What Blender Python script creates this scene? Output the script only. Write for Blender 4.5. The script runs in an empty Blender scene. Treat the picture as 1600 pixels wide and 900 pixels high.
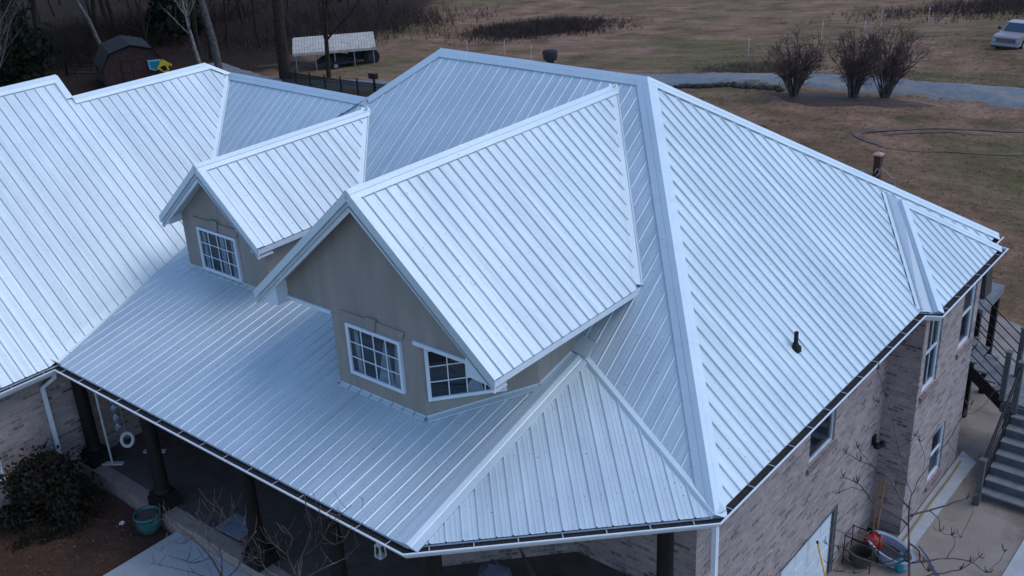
import bpy, bmesh, math, random
from mathutils import Vector, Matrix
import numpy as np
sc = bpy.context.scene
C = bpy.context.collection
R = math.radians
V = Vector
# ---------------------------------------------------------------- camera
cam_d = bpy.data.cameras.new('camera'); cam = bpy.data.objects.new('camera', cam_d); C.objects.link(cam)
YAW, PIT, ROL = 2.2783, -0.4336, -0.0534
fw = V((math.cos(YAW)*math.cos(PIT), math.sin(YAW)*math.cos(PIT), math.sin(PIT)))
rt = V((math.sin(YAW), -math.cos(YAW), 0)); upv = rt.cross(fw)
r2 = rt*math.cos(ROL) + upv*math.sin(ROL); u2 = -rt*math.sin(ROL) + upv*math.cos(ROL)
M = Matrix((r2, u2, -fw)).transposed().to_4x4(); M.translation = V((5.8386, -10.8536, 9.2012))
cam.matrix_world = M
cam_d.sensor_width = 36; cam_d.lens = 36*1679.76/1600; cam_d.clip_end = 2000; cam_d.clip_start = .1
sc.camera = cam
# ---------------------------------------------------------------- sky, sun, exposure
w = bpy.data.worlds.new('World'); sc.world = w; w.use_nodes = True
nt = w.node_tree; bg = nt.nodes['Background']
sky = nt.nodes.new('ShaderNodeTexSky'); sky.sky_type = 'NISHITA'; sky.sun_disc = False
SUN_EL, SUN_AZ = 56, 54          # azimuth: degrees from +Y towards +X
sky.sun_elevation = R(SUN_EL); sky.sun_rotation = R(SUN_AZ); sky.air_density = 1.0; sky.dust_density = .6; sky.ozone_density = 6.0
nt.links.new(sky.outputs[0], bg.inputs[0]); bg.inputs[1].default_value = 0.15
sd = bpy.data.lights.new('sun', 'SUN'); so = bpy.data.objects.new('sun', sd); C.objects.link(so)
sd.energy = 0.6; sd.angle = R(40); sd.color = (1, .97, .93)
sdir = V((math.sin(R(SUN_AZ))*math.cos(R(SUN_EL)), math.cos(R(SUN_AZ))*math.cos(R(SUN_EL)), math.sin(R(SUN_EL))))
so.rotation_euler = sdir.to_track_quat('Z', 'Y').to_euler()
sc.view_settings.view_transform = 'Standard'; sc.view_settings.look = 'None'
sc.view_settings.exposure = 0.82; sc.view_settings.gamma = 1
sc.render.resolution_x = 1024; sc.render.resolution_y = 576
sc.cycles.max_bounces = 5

# ---------------------------------------------------------------- materials
MAT = {}
def newmat(name):
    m = bpy.data.materials.new(name); m.use_nodes = True; MAT[name] = m
    n = m.node_tree.nodes; return m, n, m.node_tree.links, n['Principled BSDF']
def plain(name, col, rough=.7, metal=0, var=.12, scale=6, spec=.3):
    m, n, l, b = newmat(name)
    tc = n.new('ShaderNodeTexCoord'); nz = n.new('ShaderNodeTexNoise'); nz.inputs['Scale'].default_value = scale; nz.inputs['Detail'].default_value = 5
    l.new(tc.outputs['Object'], nz.inputs['Vector'])
    r = n.new('ShaderNodeMapRange'); r.inputs[1].default_value = .3; r.inputs[2].default_value = .7; r.inputs[3].default_value = 1-var; r.inputs[4].default_value = 1+var
    l.new(nz.outputs['Fac'], r.inputs[0])
    mx = n.new('ShaderNodeMix'); mx.data_type = 'RGBA'; mx.blend_type = 'MULTIPLY'; mx.inputs[0].default_value = 1
    mx.inputs[6].default_value = (*col, 1); l.new(r.outputs[0], mx.inputs[7]); l.new(mx.outputs[2], b.inputs['Base Color'])
    b.inputs['Roughness'].default_value = rough; b.inputs['Metallic'].default_value = metal; b.inputs['Specular IOR Level'].default_value = spec
    return m
def ramp(n, l, src, stops):
    r = n.new('ShaderNodeValToRGB'); l.new(src, r.inputs[0])
    while len(r.color_ramp.elements) < len(stops): r.color_ramp.elements.new(.5)
    for e, (p, c) in zip(r.color_ramp.elements, stops): e.position = p; e.color = (*c, 1) if len(c) == 3 else c
    return r
def noise(n, l, vec, s, d=6, rough=.6):
    z = n.new('ShaderNodeTexNoise'); z.inputs['Scale'].default_value = s; z.inputs['Detail'].default_value = d; z.inputs['Roughness'].default_value = rough
    l.new(vec, z.inputs['Vector']); return z
def mixc(n, l, mode, fac, a, b):
    mx = n.new('ShaderNodeMix'); mx.data_type = 'RGBA'; mx.blend_type = mode
    for i, v in ((0, fac), (6, a), (7, b)):
        if hasattr(v, 'links'): l.new(v, mx.inputs[i])
        else: mx.inputs[i].default_value = v if i == 0 else (*v, 1)
    return mx.outputs[2]
def math_(n, l, op, a, b=None):
    m = n.new('ShaderNodeMath'); m.operation = op
    for i, v in enumerate((a, b)):
        if v is None: continue
        if hasattr(v, 'links'): l.new(v, m.inputs[i])
        else: m.inputs[i].default_value = v
    return m.outputs[0]
RIB = .2286
def metal_roof(name, dots=True, tint=(.60, .665, .67)):
    m, n, l, b = newmat(name)
    tc = n.new('ShaderNodeTexCoord'); uv = tc.outputs['UV']; ob = tc.outputs['Object']
    n1 = noise(n, l, ob, .9, 4); n2 = noise(n, l, ob, 55, 2); 
    mp = n.new('ShaderNodeMapping'); mp.inputs['Scale'].default_value = (9, .35, 1); l.new(uv, mp.inputs['Vector'])
    n3 = noise(n, l, mp.outputs[0], 1.0, 5)
    c = mixc(n, l, 'MULTIPLY', 1.0, tint, ramp(n, l, n1.outputs['Fac'], ((.3, (.88, .89, .90)), (.7, (1,)*3))).outputs[0])
    c = mixc(n, l, 'MULTIPLY', 1.0, c, ramp(n, l, n3.outputs['Fac'], ((.3, (.83, .84, .86)), (.62, (1,)*3))).outputs[0])
    # grains of spangle and scattered grit
    c = mixc(n, l, 'MULTIPLY', 1.0, c, ramp(n, l, n2.outputs['Fac'], ((.32, (.90,)*3), (.5, (1,)*3))).outputs[0])
    vo = n.new('ShaderNodeTexVoronoi'); vo.inputs['Scale'].default_value = 3.2; l.new(ob, vo.inputs['Vector'])
    c = mixc(n, l, 'MIX', math_(n, l, 'LESS_THAN', vo.outputs['Distance'], .035), c, (.13, .13, .12))
    if dots:
        sx = n.new('ShaderNodeSeparateXYZ'); l.new(uv, sx.inputs[0])
        pid = math_(n, l, 'FLOOR', math_(n, l, 'DIVIDE', sx.outputs[0], RIB*4)); wn = n.new('ShaderNodeTexWhiteNoise'); wn.noise_dimensions = '1D'; l.new(pid, wn.inputs['W'])
        c = mixc(n, l, 'MULTIPLY', 1.0, c, ramp(n, l, wn.outputs['Value'], ((0, (.91, .92, .93)), (1, (1.02,)*3))).outputs[0])
        u = math_(n, l, 'ABSOLUTE', math_(n, l, 'SUBTRACT', math_(n, l, 'FRACT', math_(n, l, 'DIVIDE', sx.outputs[0], RIB)), .76))
        v = math_(n, l, 'ABSOLUTE', math_(n, l, 'SUBTRACT', math_(n, l, 'FRACT', math_(n, l, 'DIVIDE', math_(n, l, 'ADD', sx.outputs[1], -.12), .85)), .03))
        d = math_(n, l, 'MULTIPLY', math_(n, l, 'LESS_THAN', u, .035), math_(n, l, 'LESS_THAN', v, .011))
        c = mixc(n, l, 'MIX', math_(n, l, 'MULTIPLY', d, .7), c, (.16, .16, .17))
    l.new(c, b.inputs['Base Color'])
    b.inputs['Metallic'].default_value = .38
    rr = n.new('ShaderNodeMapRange'); rr.inputs[3].default_value = .42; rr.inputs[4].default_value = .52; l.new(n1.outputs['Fac'], rr.inputs[0]); l.new(rr.outputs[0], b.inputs['Roughness'])
    bp = n.new('ShaderNodeBump'); bp.inputs['Strength'].default_value = .25; bp.inputs['Distance'].default_value = .02
    nb = noise(n, l, ob, 3.0, 2); l.new(nb.outputs['Fac'], bp.inputs['Height']); l.new(bp.outputs[0], b.inputs['Normal'])
    return m
metal_roof('roof_metal'); metal_roof('trim_metal', False, (.60, .67, .68))
plain('white_trim', (.56, .61, .64), .5, 0, .05); plain('gutter_white', (.66, .68, .70), .35, 0, .06)
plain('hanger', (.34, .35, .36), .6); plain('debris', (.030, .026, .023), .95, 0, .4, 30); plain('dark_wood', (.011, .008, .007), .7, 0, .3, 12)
plain('frame_white', (.58, .64, .68), .4, 0, .04)
plain('soffit', (.42, .44, .46), .8, 0, .05); plain('black_metal', (.012, .012, .013), .45, .3, .2)
plain('grey_paint', (.085, .09, .095), .6, 0, .15, 9); plain('tread_grey', (.15, .155, .16), .7, 0, .2, 7)
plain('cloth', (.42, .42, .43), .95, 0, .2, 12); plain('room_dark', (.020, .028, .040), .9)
plain('red_plastic', (.42, .02, .012), .4); plain('blue_plastic', (.05, .10, .22), .4); plain('tub_grey', (.30, .36, .44), .5)
plain('teal_plastic', (.02, .22, .25), .3); plain('orange_wood', (.30, .14, .05), .6); plain('yellow', (.72, .42, .03), .5)
plain('sign_blue', (.22, .40, .50), .5); plain('post_brown', (.065, .022, .013), .7, 0, .3, 8); plain('cap_pink', (.42, .22, .18), .6)
plain('bronze', (.05, .045, .04), .6); plain('rubber', (.015, .015, .016), .85); plain('rim', (.35, .36, .38), .4, .5)
plain('truck_paint', (.24, .215, .205), .35, .2, .1); plain('truck_glass', (.015, .035, .055), .08, 0, .05, 3, .8)
plain('truck_dark', (.03, .03, .035), .6); plain('carport_roof', (.40, .35, .29), .6, .1, .2, 2.5); plain('galv', (.3, .31, .32), .5, .5)
plain('shed_red', (.045, .025, .020), .85, 0, .3, 3); plain('shed_roof', (.014, .013, .014), .9, 0, .3, 4); plain('white_plastic', (.5, .5, .49), .5)
plain('slate_mat', (.16, .19, .22), .8, 0, .25, 8); plain('wood_log', (.30, .19, .10), .9, 0, .4, 5)
plain('stone', (.045, .042, .040), .95, 0, .5, 3); plain('flower', (.75, .66, .68), .8); plain('soil', (.02, .015, .012), 1)
plain('hose_yellow', (.20, .15, .055), .6)
def stucco():
    m, n, l, b = newmat('stucco'); tc = n.new('ShaderNodeTexCoord'); o = tc.outputs['Object']
    mp = n.new('ShaderNodeMapping'); mp.inputs['Scale'].default_value = (2.2, 2.2, .5); l.new(o, mp.inputs['Vector']); n1 = noise(n, l, mp.outputs[0], 1.3, 6); n2 = noise(n, l, o, 60, 3)
    c = mixc(n, l, 'MULTIPLY', 1, (.275, .243, .208), ramp(n, l, n1.outputs['Fac'], ((.3, (.80,)*3), (.7, (1.08,)*3))).outputs[0])
    c = mixc(n, l, 'MULTIPLY', 1, c, ramp(n, l, n2.outputs['Fac'], ((.35, (.88,)*3), (.65, (1.08,)*3))).outputs[0])
    l.new(c, b.inputs['Base Color']); b.inputs['Roughness'].default_value = .95
    bp = n.new('ShaderNodeBump'); bp.inputs['Strength'].default_value = .3; bp.inputs['Distance'].default_value = .01; l.new(n2.outputs['Fac'], bp.inputs['Height']); l.new(bp.outputs[0], b.inputs['Normal'])
stucco()
def brick(name, c1, c2, mort, gain=1, wash=.35):
    m, n, l, b = newmat(name); tc = n.new('ShaderNodeTexCoord'); uv = tc.outputs['UV']; o = tc.outputs['Object']
    br = n.new('ShaderNodeTexBrick'); l.new(uv, br.inputs['Vector'])
    br.inputs['Color1'].default_value = (*c1, 1); br.inputs['Color2'].default_value = (*c2, 1); br.inputs['Mortar'].default_value = (*mort, 1)
    br.inputs['Scale'].default_value = 1; br.inputs['Mortar Size'].default_value = .007; br.inputs['Mortar Smooth'].default_value = .2; br.inputs['Bias'].default_value = -.15
    br.inputs['Brick Width'].default_value = .21; br.inputs['Row Height'].default_value = .072
    # every brick its own tone: white noise on the brick index
    sx = n.new('ShaderNodeSeparateXYZ'); l.new(uv, sx.inputs[0])
    row = math_(n, l, 'FLOOR', math_(n, l, 'DIVIDE', sx.outputs[1], .072))
    off = math_(n, l, 'MULTIPLY', math_(n, l, 'MODULO', row, 2), .105)
    col = math_(n, l, 'FLOOR', math_(n, l, 'DIVIDE', math_(n, l, 'ADD', sx.outputs[0], off), .21))
    cb = n.new('ShaderNodeCombineXYZ'); l.new(col, cb.inputs[0]); l.new(row, cb.inputs[1])
    wn = n.new('ShaderNodeTexWhiteNoise'); wn.noise_dimensions = '2D'; l.new(cb.outputs[0], wn.inputs[0])
    tone = ramp(n, l, wn.outputs['Value'], ((0, (.30, .31, .34)), (.10, (.58, .57, .60)), (.25, (.86, .87, .92)), (.6, (1.0, 1.0, 1.0)), (.88, (1.12, 1.05, 1.0)), (1, (1.3, 1.26, 1.22))))
    c = mixc(n, l, 'MULTIPLY', 1, br.outputs['Color'], tone.outputs[0])
    n1 = noise(n, l, o, 2.2, 6); n2 = noise(n, l, o, 30, 4)
    c = mixc(n, l, 'MIX', math_(n, l, 'MULTIPLY', ramp(n, l, n1.outputs['Fac'], ((.38, (0,)*3), (.7, (1,)*3))).outputs[0], wash), c, mixc(n, l, 'MULTIPLY', .55, (.44, .355, .33), tone.outputs[0]))
    c = mixc(n, l, 'MULTIPLY', 1, c, ramp(n, l, n2.outputs['Fac'], ((.3, (.75,)*3), (.7, (1.15,)*3))).outputs[0])
    c = mixc(n, l, 'MIX', br.outputs['Fac'], c, mort)
    l.new(c, b.inputs['Base Color']); b.inputs['Roughness'].default_value = .92
    bp = n.new('ShaderNodeBump'); bp.inputs['Strength'].default_value = .6; bp.inputs['Distance'].default_value = .012; bp.invert = True
    l.new(br.outputs['Fac'], bp.inputs['Height']); l.new(bp.outputs[0], b.inputs['Normal'])
brick('brick', (.315, .238, .215), (.225, .175, .165), (.33, .285, .26), wash=.55)
brick('brick_red', (.27, .165, .14), (.20, .12, .105), (.27, .25, .24), wash=.3)
def glass():
    m, n, l, b = newmat('window_glass'); n.remove(b); out = n['Material Output']
    g = n.new('ShaderNodeBsdfGlossy'); g.inputs['Roughness'].default_value = .03; g.inputs[0].default_value = (.9, .95, 1, 1)
    t = n.new('ShaderNodeBsdfTransparent'); t.inputs[0].default_value = (.75, .85, .95, 1)
    fr = n.new('ShaderNodeFresnel'); fr.inputs[0].default_value = 1.55; mx = n.new('ShaderNodeMixShader')
    l.new(fr.outputs[0], mx.inputs[0]); l.new(t.outputs[0], mx.inputs[1]); l.new(g.outputs[0], mx.inputs[2]); l.new(mx.outputs[0], out.inputs[0])
glass()
def concrete(name, a, bcol, s=1.2, stain=None):
    m, n, l, b = newmat(name); tc = n.new('ShaderNodeTexCoord'); o = tc.outputs['Object']
    n1 = noise(n, l, o, s, 7, .65); n2 = noise(n, l, o, 45, 4)
    c = ramp(n, l, n1.outputs['Fac'], ((.3, a), (.68, bcol))).outputs[0]
    if stain: c = mixc(n, l, 'MIX', math_(n, l, 'MULTIPLY', ramp(n, l, noise(n, l, o, .55, 5).outputs['Fac'], ((.48, (0,)*3), (.6, (1,)*3))).outputs[0], .7), c, stain)
    c = mixc(n, l, 'MULTIPLY', 1, c, ramp(n, l, n2.outputs['Fac'], ((.3, (.8,)*3), (.7, (1.12,)*3))).outputs[0])
    l.new(c, b.inputs['Base Color']); b.inputs['Roughness'].default_value = .9
concrete('path_concrete', (.30, .30, .30), (.42, .42, .42)); concrete('slab_concrete', (.20, .155, .12), (.27, .225, .19), .8, (.13, .085, .055))
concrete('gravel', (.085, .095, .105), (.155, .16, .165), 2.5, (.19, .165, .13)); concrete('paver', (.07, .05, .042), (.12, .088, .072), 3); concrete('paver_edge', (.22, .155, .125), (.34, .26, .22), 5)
def glaze():
    m, n, l, b = newmat('glaze'); tc = n.new('ShaderNodeTexCoord'); o = tc.outputs['Object']
    c = ramp(n, l, noise(n, l, o, 5, 5).outputs['Fac'], ((.3, (.015, .07, .07)), (.52, (.025, .11, .10)), (.66, (.09, .06, .045)))).outputs[0]
    l.new(c, b.inputs['Base Color']); b.inputs['Roughness'].default_value = .25
glaze()
def ground_mat():
    m, n, l, b = newmat('ground'); tc = n.new('ShaderNodeTexCoord'); o = tc.outputs['Object']
    big = noise(n, l, o, .055, 6, .55); mid = noise(n, l, o, .35, 6, .6); fine = noise(n, l, o, 3.0, 8, .75); tiny = noise(n, l, o, 14, 6, .8)
    c = ramp(n, l, mid.outputs['Fac'], ((.28, (.10, .080, .038)), (.44, (.205, .125, .072)), (.58, (.28, .160, .106)), (.74, (.33, .205, .145)))).outputs[0]
    green = ramp(n, l, big.outputs['Fac'], ((.46, (0,)*3), (.62, (1,)*3))).outputs[0]
    c = mixc(n, l, 'MIX', math_(n, l, 'MULTIPLY', green, .7), c, (.125, .115, .045))
    dirt = ramp(n, l, noise(n, l, o, .12, 7, .7).outputs['Fac'], ((.57, (0,)*3), (.68, (1,)*3))).outputs[0]
    c = mixc(n, l, 'MIX', math_(n, l, 'MULTIPLY', dirt, .55), c, (.165, .095, .060))
    # straw streaks across the field
    mp = n.new('ShaderNodeMapping'); mp.inputs['Scale'].default_value = (.25, 1.1, 1); mp.inputs['Rotation'].default_value = (0, 0, R(35)); l.new(o, mp.inputs['Vector'])
    st = noise(n, l, mp.outputs[0], .8, 6, .7)
    c = mixc(n, l, 'MULTIPLY', 1, c, ramp(n, l, st.outputs['Fac'], ((.35, (.72, .70, .68)), (.6, (1.12, 1.1, 1.08)))).outputs[0])
    c = mixc(n, l, 'MULTIPLY', 1, c, ramp(n, l, fine.outputs['Fac'], ((.3, (.62,)*3), (.68, (1.25,)*3))).outputs[0])
    c = mixc(n, l, 'MULTIPLY', 1, c, ramp(n, l, tiny.outputs['Fac'], ((.32, (.6,)*3), (.65, (1.25,)*3))).outputs[0])
    # leaf litter of the wood, mulch of the front bed: separate ground kinds by vertex colour
    at = n.new('ShaderNodeAttribute'); at.attribute_name = 'litter'
    wob = math_(n, l, 'ADD', at.outputs['Fac'], math_(n, l, 'MULTIPLY', math_(n, l, 'SUBTRACT', mid.outputs['Fac'], .5), .9))
    lit = ramp(n, l, wob, ((.4, (0,)*3), (.62, (1,)*3))).outputs[0]
    lc = ramp(n, l, fine.outputs['Fac'], ((.3, (.012, .007, .005)), (.55, (.034, .020, .013)), (.75, (.066, .043, .029)))).outputs[0]
    c = mixc(n, l, 'MIX', lit, c, lc)
    l.new(c, b.inputs['Base Color']); b.inputs['Roughness'].default_value = 1; b.inputs['Specular IOR Level'].default_value = .1
    bp = n.new('ShaderNodeBump'); bp.inputs['Strength'].default_value = .8; bp.inputs['Distance'].default_value = .12; l.new(tiny.outputs['Fac'], bp.inputs['Height']); l.new(bp.outputs[0], b.inputs['Normal'])
ground_mat()
def mulch_mat():
    m, n, l, b = newmat('mulch'); tc = n.new('ShaderNodeTexCoord'); o = tc.outputs['Object']
    f = noise(n, l, o, 16, 9, .8); g = noise(n, l, o, 1.2, 5)
    c = ramp(n, l, f.outputs['Fac'], ((.3, (.018, .010, .007)), (.5, (.085, .038, .020)), (.66, (.14, .072, .040)), (.78, (.28, .17, .105)))).outputs[0]
    c = mixc(n, l, 'MULTIPLY', 1, c, ramp(n, l, g.outputs['Fac'], ((.35, (.6, .6, .55)), (.65, (1.1, 1, 1)))).outputs[0])
    l.new(c, b.inputs['Base Color']); b.inputs['Roughness'].default_value = 1
    bp = n.new('ShaderNodeBump'); bp.inputs['Strength'].default_value = 1; bp.inputs['Distance'].default_value = .04; l.new(f.outputs['Fac'], bp.inputs['Height']); l.new(bp.outputs[0], b.inputs['Normal'])
mulch_mat()
def veg(name, stops, s=3):
    m, n, l, b = newmat(name); tc = n.new('ShaderNodeTexCoord'); 
    c = ramp(n, l, noise(n, l, tc.outputs['Object'], s, 4).outputs['Fac'], stops).outputs[0]
    l.new(c, b.inputs['Base Color']); b.inputs['Roughness'].default_value = .9; b.inputs['Specular IOR Level'].default_value = .2
veg('bark_dark', ((.3, (.016, .010, .007)), (.7, (.046, .031, .022))), 5); veg('bark_grey', ((.3, (.05, .042, .038)), (.7, (.13, .112, .10))), 4)
veg('bark_pale', ((.3, (.08, .065, .055)), (.7, (.24, .21, .19))), 3); veg('twig_red', ((.3, (.055, .032, .027)), (.7, (.125, .078, .066))), 2)
veg('twig_fore', ((.3, (.045, .030, .027)), (.55, (.10, .075, .068)), (.75, (.28, .235, .21))), 1.5)
veg('evergreen', ((.3, (.006, .009, .005)), (.7, (.020, .026, .014))), .6); veg('holly', ((.3, (.008, .006, .004)), (.7, (.030, .025, .015))), 4)
veg('brush', ((.3, (.040, .027, .021)), (.7, (.095, .066, .055))), 1)

# ---------------------------------------------------------------- helpers
class MB:
    def __init__(s): s.v = []; s.f = []; s.uv = []
    def face(s, pts, uv=None):
        i = len(s.v); s.v += [tuple(p) for p in pts]; s.f.append(tuple(range(i, i+len(pts)))); s.uv.append(uv); return s
    def box(s, a, b):
        x0, y0, z0 = a; x1, y1, z1 = b
        p = [V(q) for q in ((x0,y0,z0),(x1,y0,z0),(x1,y1,z0),(x0,y1,z0),(x0,y0,z1),(x1,y0,z1),(x1,y1,z1),(x0,y1,z1))]
        for f in ((3,2,1,0),(4,5,6,7),(0,1,5,4),(1,2,6,5),(2,3,7,6),(3,0,4,7)): s.face([p[k] for k in f])
        return s
    def obox(s, c, ax, ay, az):   # oriented box: centre and half-axis vectors
        c, ax, ay, az = V(c), V(ax), V(ay), V(az)
        p = [c+ax*i+ay*j+az*k for k in (-1,1) for i,j in ((-1,-1),(1,-1),(1,1),(-1,1))]
        for f in ((3,2,1,0),(4,5,6,7),(0,1,5,4),(1,2,6,5),(2,3,7,6),(3,0,4,7)): s.face([p[k] for k in f])
        return s
    def bar(s, a, b, w, h=None, up=(0,0,1)):
        a, b = V(a), V(b); d = (b-a).normalized(); h = h or w; u = V(up)
        if abs(d.dot(u)) > .99: u = V((1,0,0))
        x = d.cross(u).normalized(); y = x.cross(d)
        return s.obox((a+b)/2, x*w/2, d*(b-a).length/2, y*h/2)
    def prism(s, poly, off):      # polygon extruded along off
        off = V(off); P = [V(p) for p in poly]; Q = [p+off for p in P]
        s.face(P); s.face(Q[::-1])
        for i in range(len(P)): j = (i+1) % len(P); s.face([P[j], P[i], Q[i], Q[j]])
        return s
    def tube(s, pts, rad, n=6, cap=True):
        P = [V(p) for p in pts]; rad = rad if isinstance(rad, (list, tuple)) else [rad]*len(P)
        base = len(s.v); prev = None
        for i, p in enumerate(P):
            d = (P[min(i+1, len(P)-1)]-P[max(i-1, 0)])
            d = d.normalized() if d.length > 1e-9 else V((0,0,1))
            x = prev if prev is not None else (V((1,0,0)) if abs(d.z) > .9 else V((0,0,1)))
            x = (x-d*x.dot(d)); x = x.normalized() if x.length > 1e-6 else d.orthogonal().normalized(); prev = x; y = d.cross(x)
            for k in range(n):
                a = 2*math.pi*k/n; s.v.append(tuple(p+(x*math.cos(a)+y*math.sin(a))*rad[i]))
        for i in range(len(P)-1):
            for k in range(n):
                k2 = (k+1) % n; s.f.append((base+i*n+k, base+i*n+k2, base+(i+1)*n+k2, base+(i+1)*n+k)); s.uv.append(None)
        if cap:
            s.f.append(tuple(base+k for k in range(n))[::-1]); s.uv.append(None)
            s.f.append(tuple(base+(len(P)-1)*n+k for k in range(n))); s.uv.append(None)
        return s
    def lathe(s, c, prof, n=20):
        c = V(c); base = len(s.v)
        for r, z in prof:
            for k in range(n): a = 2*math.pi*k/n; s.v.append((c.x+r*math.cos(a), c.y+r*math.sin(a), c.z+z))
        for i in range(len(prof)-1):
            for k in range(n): k2 = (k+1) % n; s.f.append((base+i*n+k, base+i*n+k2, base+(i+1)*n+k2, base+(i+1)*n+k)); s.uv.append(None)
        return s
    def build(s, name, mat, parent=None, smooth=False, bevel=0):
        me = bpy.data.meshes.new(name); me.from_pydata(s.v, [], s.f); me.materials.append(MAT[mat]); me.update()
        if mat.startswith('brick') or any(u is not None for u in s.uv):
            L = me.uv_layers.new(name='UVMap')
            for p, uv in zip(me.polygons, s.uv):
                nn = p.normal; t = V((0,0,1)).cross(nn); t = t.normalized() if t.length > .1 else V((1,0,0)); b2 = nn.cross(t)
                for k, li in enumerate(p.loop_indices):
                    if uv is not None: L.data[li].uv = uv[k]
                    else: co = me.vertices[me.loops[li].vertex_index].co; L.data[li].uv = (co.dot(t)+50, co.dot(b2)+50)
        if smooth:
            for p in me.polygons: p.use_smooth = True
        o = bpy.data.objects.new(name, me); C.objects.link(o)
        if parent is not None: o.parent = parent
        if bevel:
            md = o.modifiers.new('b', 'BEVEL'); md.width = bevel; md.segments = 2; md.limit_method = 'ANGLE'
        return o
def tag(o, label=None, cat=None, group=None, kind=None):
    for k, v in (('label', label), ('category', cat), ('group', group), ('kind', kind)):
        if v: o[k] = v
    return o
def empty(name, loc=(0,0,0), rz=0):
    o = bpy.data.objects.new(name, None); C.objects.link(o); o.location = loc; o.rotation_euler[2] = rz; o.empty_display_size = .2; return o
KIDS = {}
def copy_tree(o, parent=None):
    c = o.copy(); C.objects.link(c)
    if parent is not None: c.parent = parent
    for ch in list(o.children): copy_tree(ch, c)
    return c
def ss(a, b, x):
    t = np.clip((x-a)/(b-a), 0, 1); return t*t*(3-2*t)
def H(x, y):
    d = -.85*x+.5*y-38
    z = -5.45-9*(1-np.exp(-.2*(d+np.sqrt(d*d+36))/18))
    return z+2.75*(1-ss(-5, -1.2, x))*(1-ss(9, 24, y))*(1-ss(22, 48, -x))

concrete('dark_mulch', (.028, .013, .007), (.085, .042, .026), 6)
concrete('track_dirt', (.055, .034, .024), (.15, .095, .065), 2)
# ================================================================ terrain
def struct(o): o['kind'] = 'structure'; return o
def grid(name, mat, xs, ys, zf, litter=None):
    X, Y = np.meshgrid(xs, ys); Z = zf(X, Y); nx, ny = len(xs), len(ys)
    v = np.stack([X.ravel(), Y.ravel(), Z.ravel()], 1)
    f = [(j*nx+i, j*nx+i+1, (j+1)*nx+i+1, (j+1)*nx+i) for j in range(ny-1) for i in range(nx-1)]
    me = bpy.data.meshes.new(name); me.from_pydata(v.tolist(), [], f); me.materials.append(MAT[mat])
    for p in me.polygons: p.use_smooth = True
    if litter is not None:
        a = me.attributes.new('litter', 'FLOAT', 'POINT'); a.data.foreach_set('value', litter(X, Y).ravel().astype(np.float32))
    o = bpy.data.objects.new(name, me); C.objects.link(o); return o
xs = np.concatenate([np.linspace(-600, -130, 40), np.arange(-129, 31, 1.0), np.linspace(35, 300, 30)])
ys = np.concatenate([np.linspace(-300, -35, 30), np.arange(-30, 111, 1.0), np.linspace(115, 600, 40)])
def bumpy(X, Y):
    far = ss(16, 30, Y)+ss(24, 34, -X); far = np.clip(far, 0, 1)
    return H(X, Y)+far*(.10*np.sin(X*.55+1.3*np.sin(Y*.31))*np.sin(Y*.47+.8*np.sin(X*.23))+.05*np.sin(X*1.7+Y*.9)*np.sin(Y*1.9-X*.4))
def littermask(X, Y):
    # wooded ground in the north-west, edge running along a line
    e = (-X*.80-Y*.34)-(54.0*.80-45*.34)-9.5
    return np.clip(.5+e/14, 0, 1)
struct(grid('ground', 'ground', xs, ys, bumpy, littermask))
def gz(x, y):    # height of the ground sheet itself between its 1 m grid points
    x0, y0 = math.floor(x), math.floor(y); f, g = x-x0, y-y0; q = lambda i, j: float(bumpy(float(i), float(j)))
    return (q(x0, y0)*(1-f)+q(x0+1, y0)*f)*(1-g)+(q(x0, y0+1)*(1-f)+q(x0+1, y0+1)*f)*g
def ribbon(name, mat, ctr, widths, dz, z=None):
    pts = []; 
    for i in range(len(ctr)-1):
        a, b = np.array(ctr[i]), np.array(ctr[i+1]); k = 14
        p0 = np.array(ctr[i-1]) if i else 2*a-b; p3 = np.array(ctr[i+2]) if i+2 < len(ctr) else 2*b-a
        for t in np.arange(k)/k:
            pts.append((.5*((2*a)+(-p0+b)*t+(2*p0-5*a+4*b-p3)*t*t+(-p0+3*a-3*b+p3)*t**3), widths[i]*(1-t)+widths[i+1]*t))
    pts.append((np.array(ctr[-1]), widths[-1])); n = 9; v = []; f = []
    rnd = random.Random(5)
    for i, (p, wd) in enumerate(pts):
        d = pts[min(i+1, len(pts)-1)][0]-pts[max(i-1, 0)][0]; d = d/np.linalg.norm(d); s = np.array([-d[1], d[0]]); wd += rnd.uniform(-.3, .3)*min(1, wd/3)
        for k in range(n):
            q = p+s*wd*(k/(n-1)-.5); crown = .05*(1-(2*k/(n-1)-1)**2)
            v.append((q[0], q[1], gz(q[0], q[1])+dz+crown*(dz > .04)-(.06 if k in (0, n-1) and dz > .04 else 0)))
    for i in range(len(pts)-1):
        for k in range(n-1): f.append((i*n+k, i*n+k+1, (i+1)*n+k+1, (i+1)*n+k))
    me = bpy.data.meshes.new(name); me.from_pydata(v, [], f); me.materials.append(MAT[mat]); o = bpy.data.objects.new(name, me); C.objects.link(o); return o
struct(ribbon('driveway', 'gravel', [(-75, 44), (-62, 39.5), (-50, 40.6), (-40, 43), (-29, 44.4), (-21.6, 44.6), (-12.7, 44.0), (-8, 44.3), (4, 46), (20, 50)], [3, 4, 4.5, 4.6, 4.8, 4.0, 3.4, 3.9, 4, 4], .045))
struct(ribbon('tyre_track', 'track_dirt', [(-10.6, 33.6), (-11.9, 34.3), (-12.3, 35.0), (-11.3, 35.9), (-9.4, 37.4), (-7.6, 38.4), (-5.4, 38.9), (-3, 38.7)], [.15, .3, .42, .36, .34, .26, .2, .1], .035))
struct(ribbon('tyre_track', 'track_dirt', [(-11.2, 35.0), (-10.2, 36.0), (-8.8, 37.0), (-7.2, 37.7)], [.05, .14, .12, .05], .035))
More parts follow.
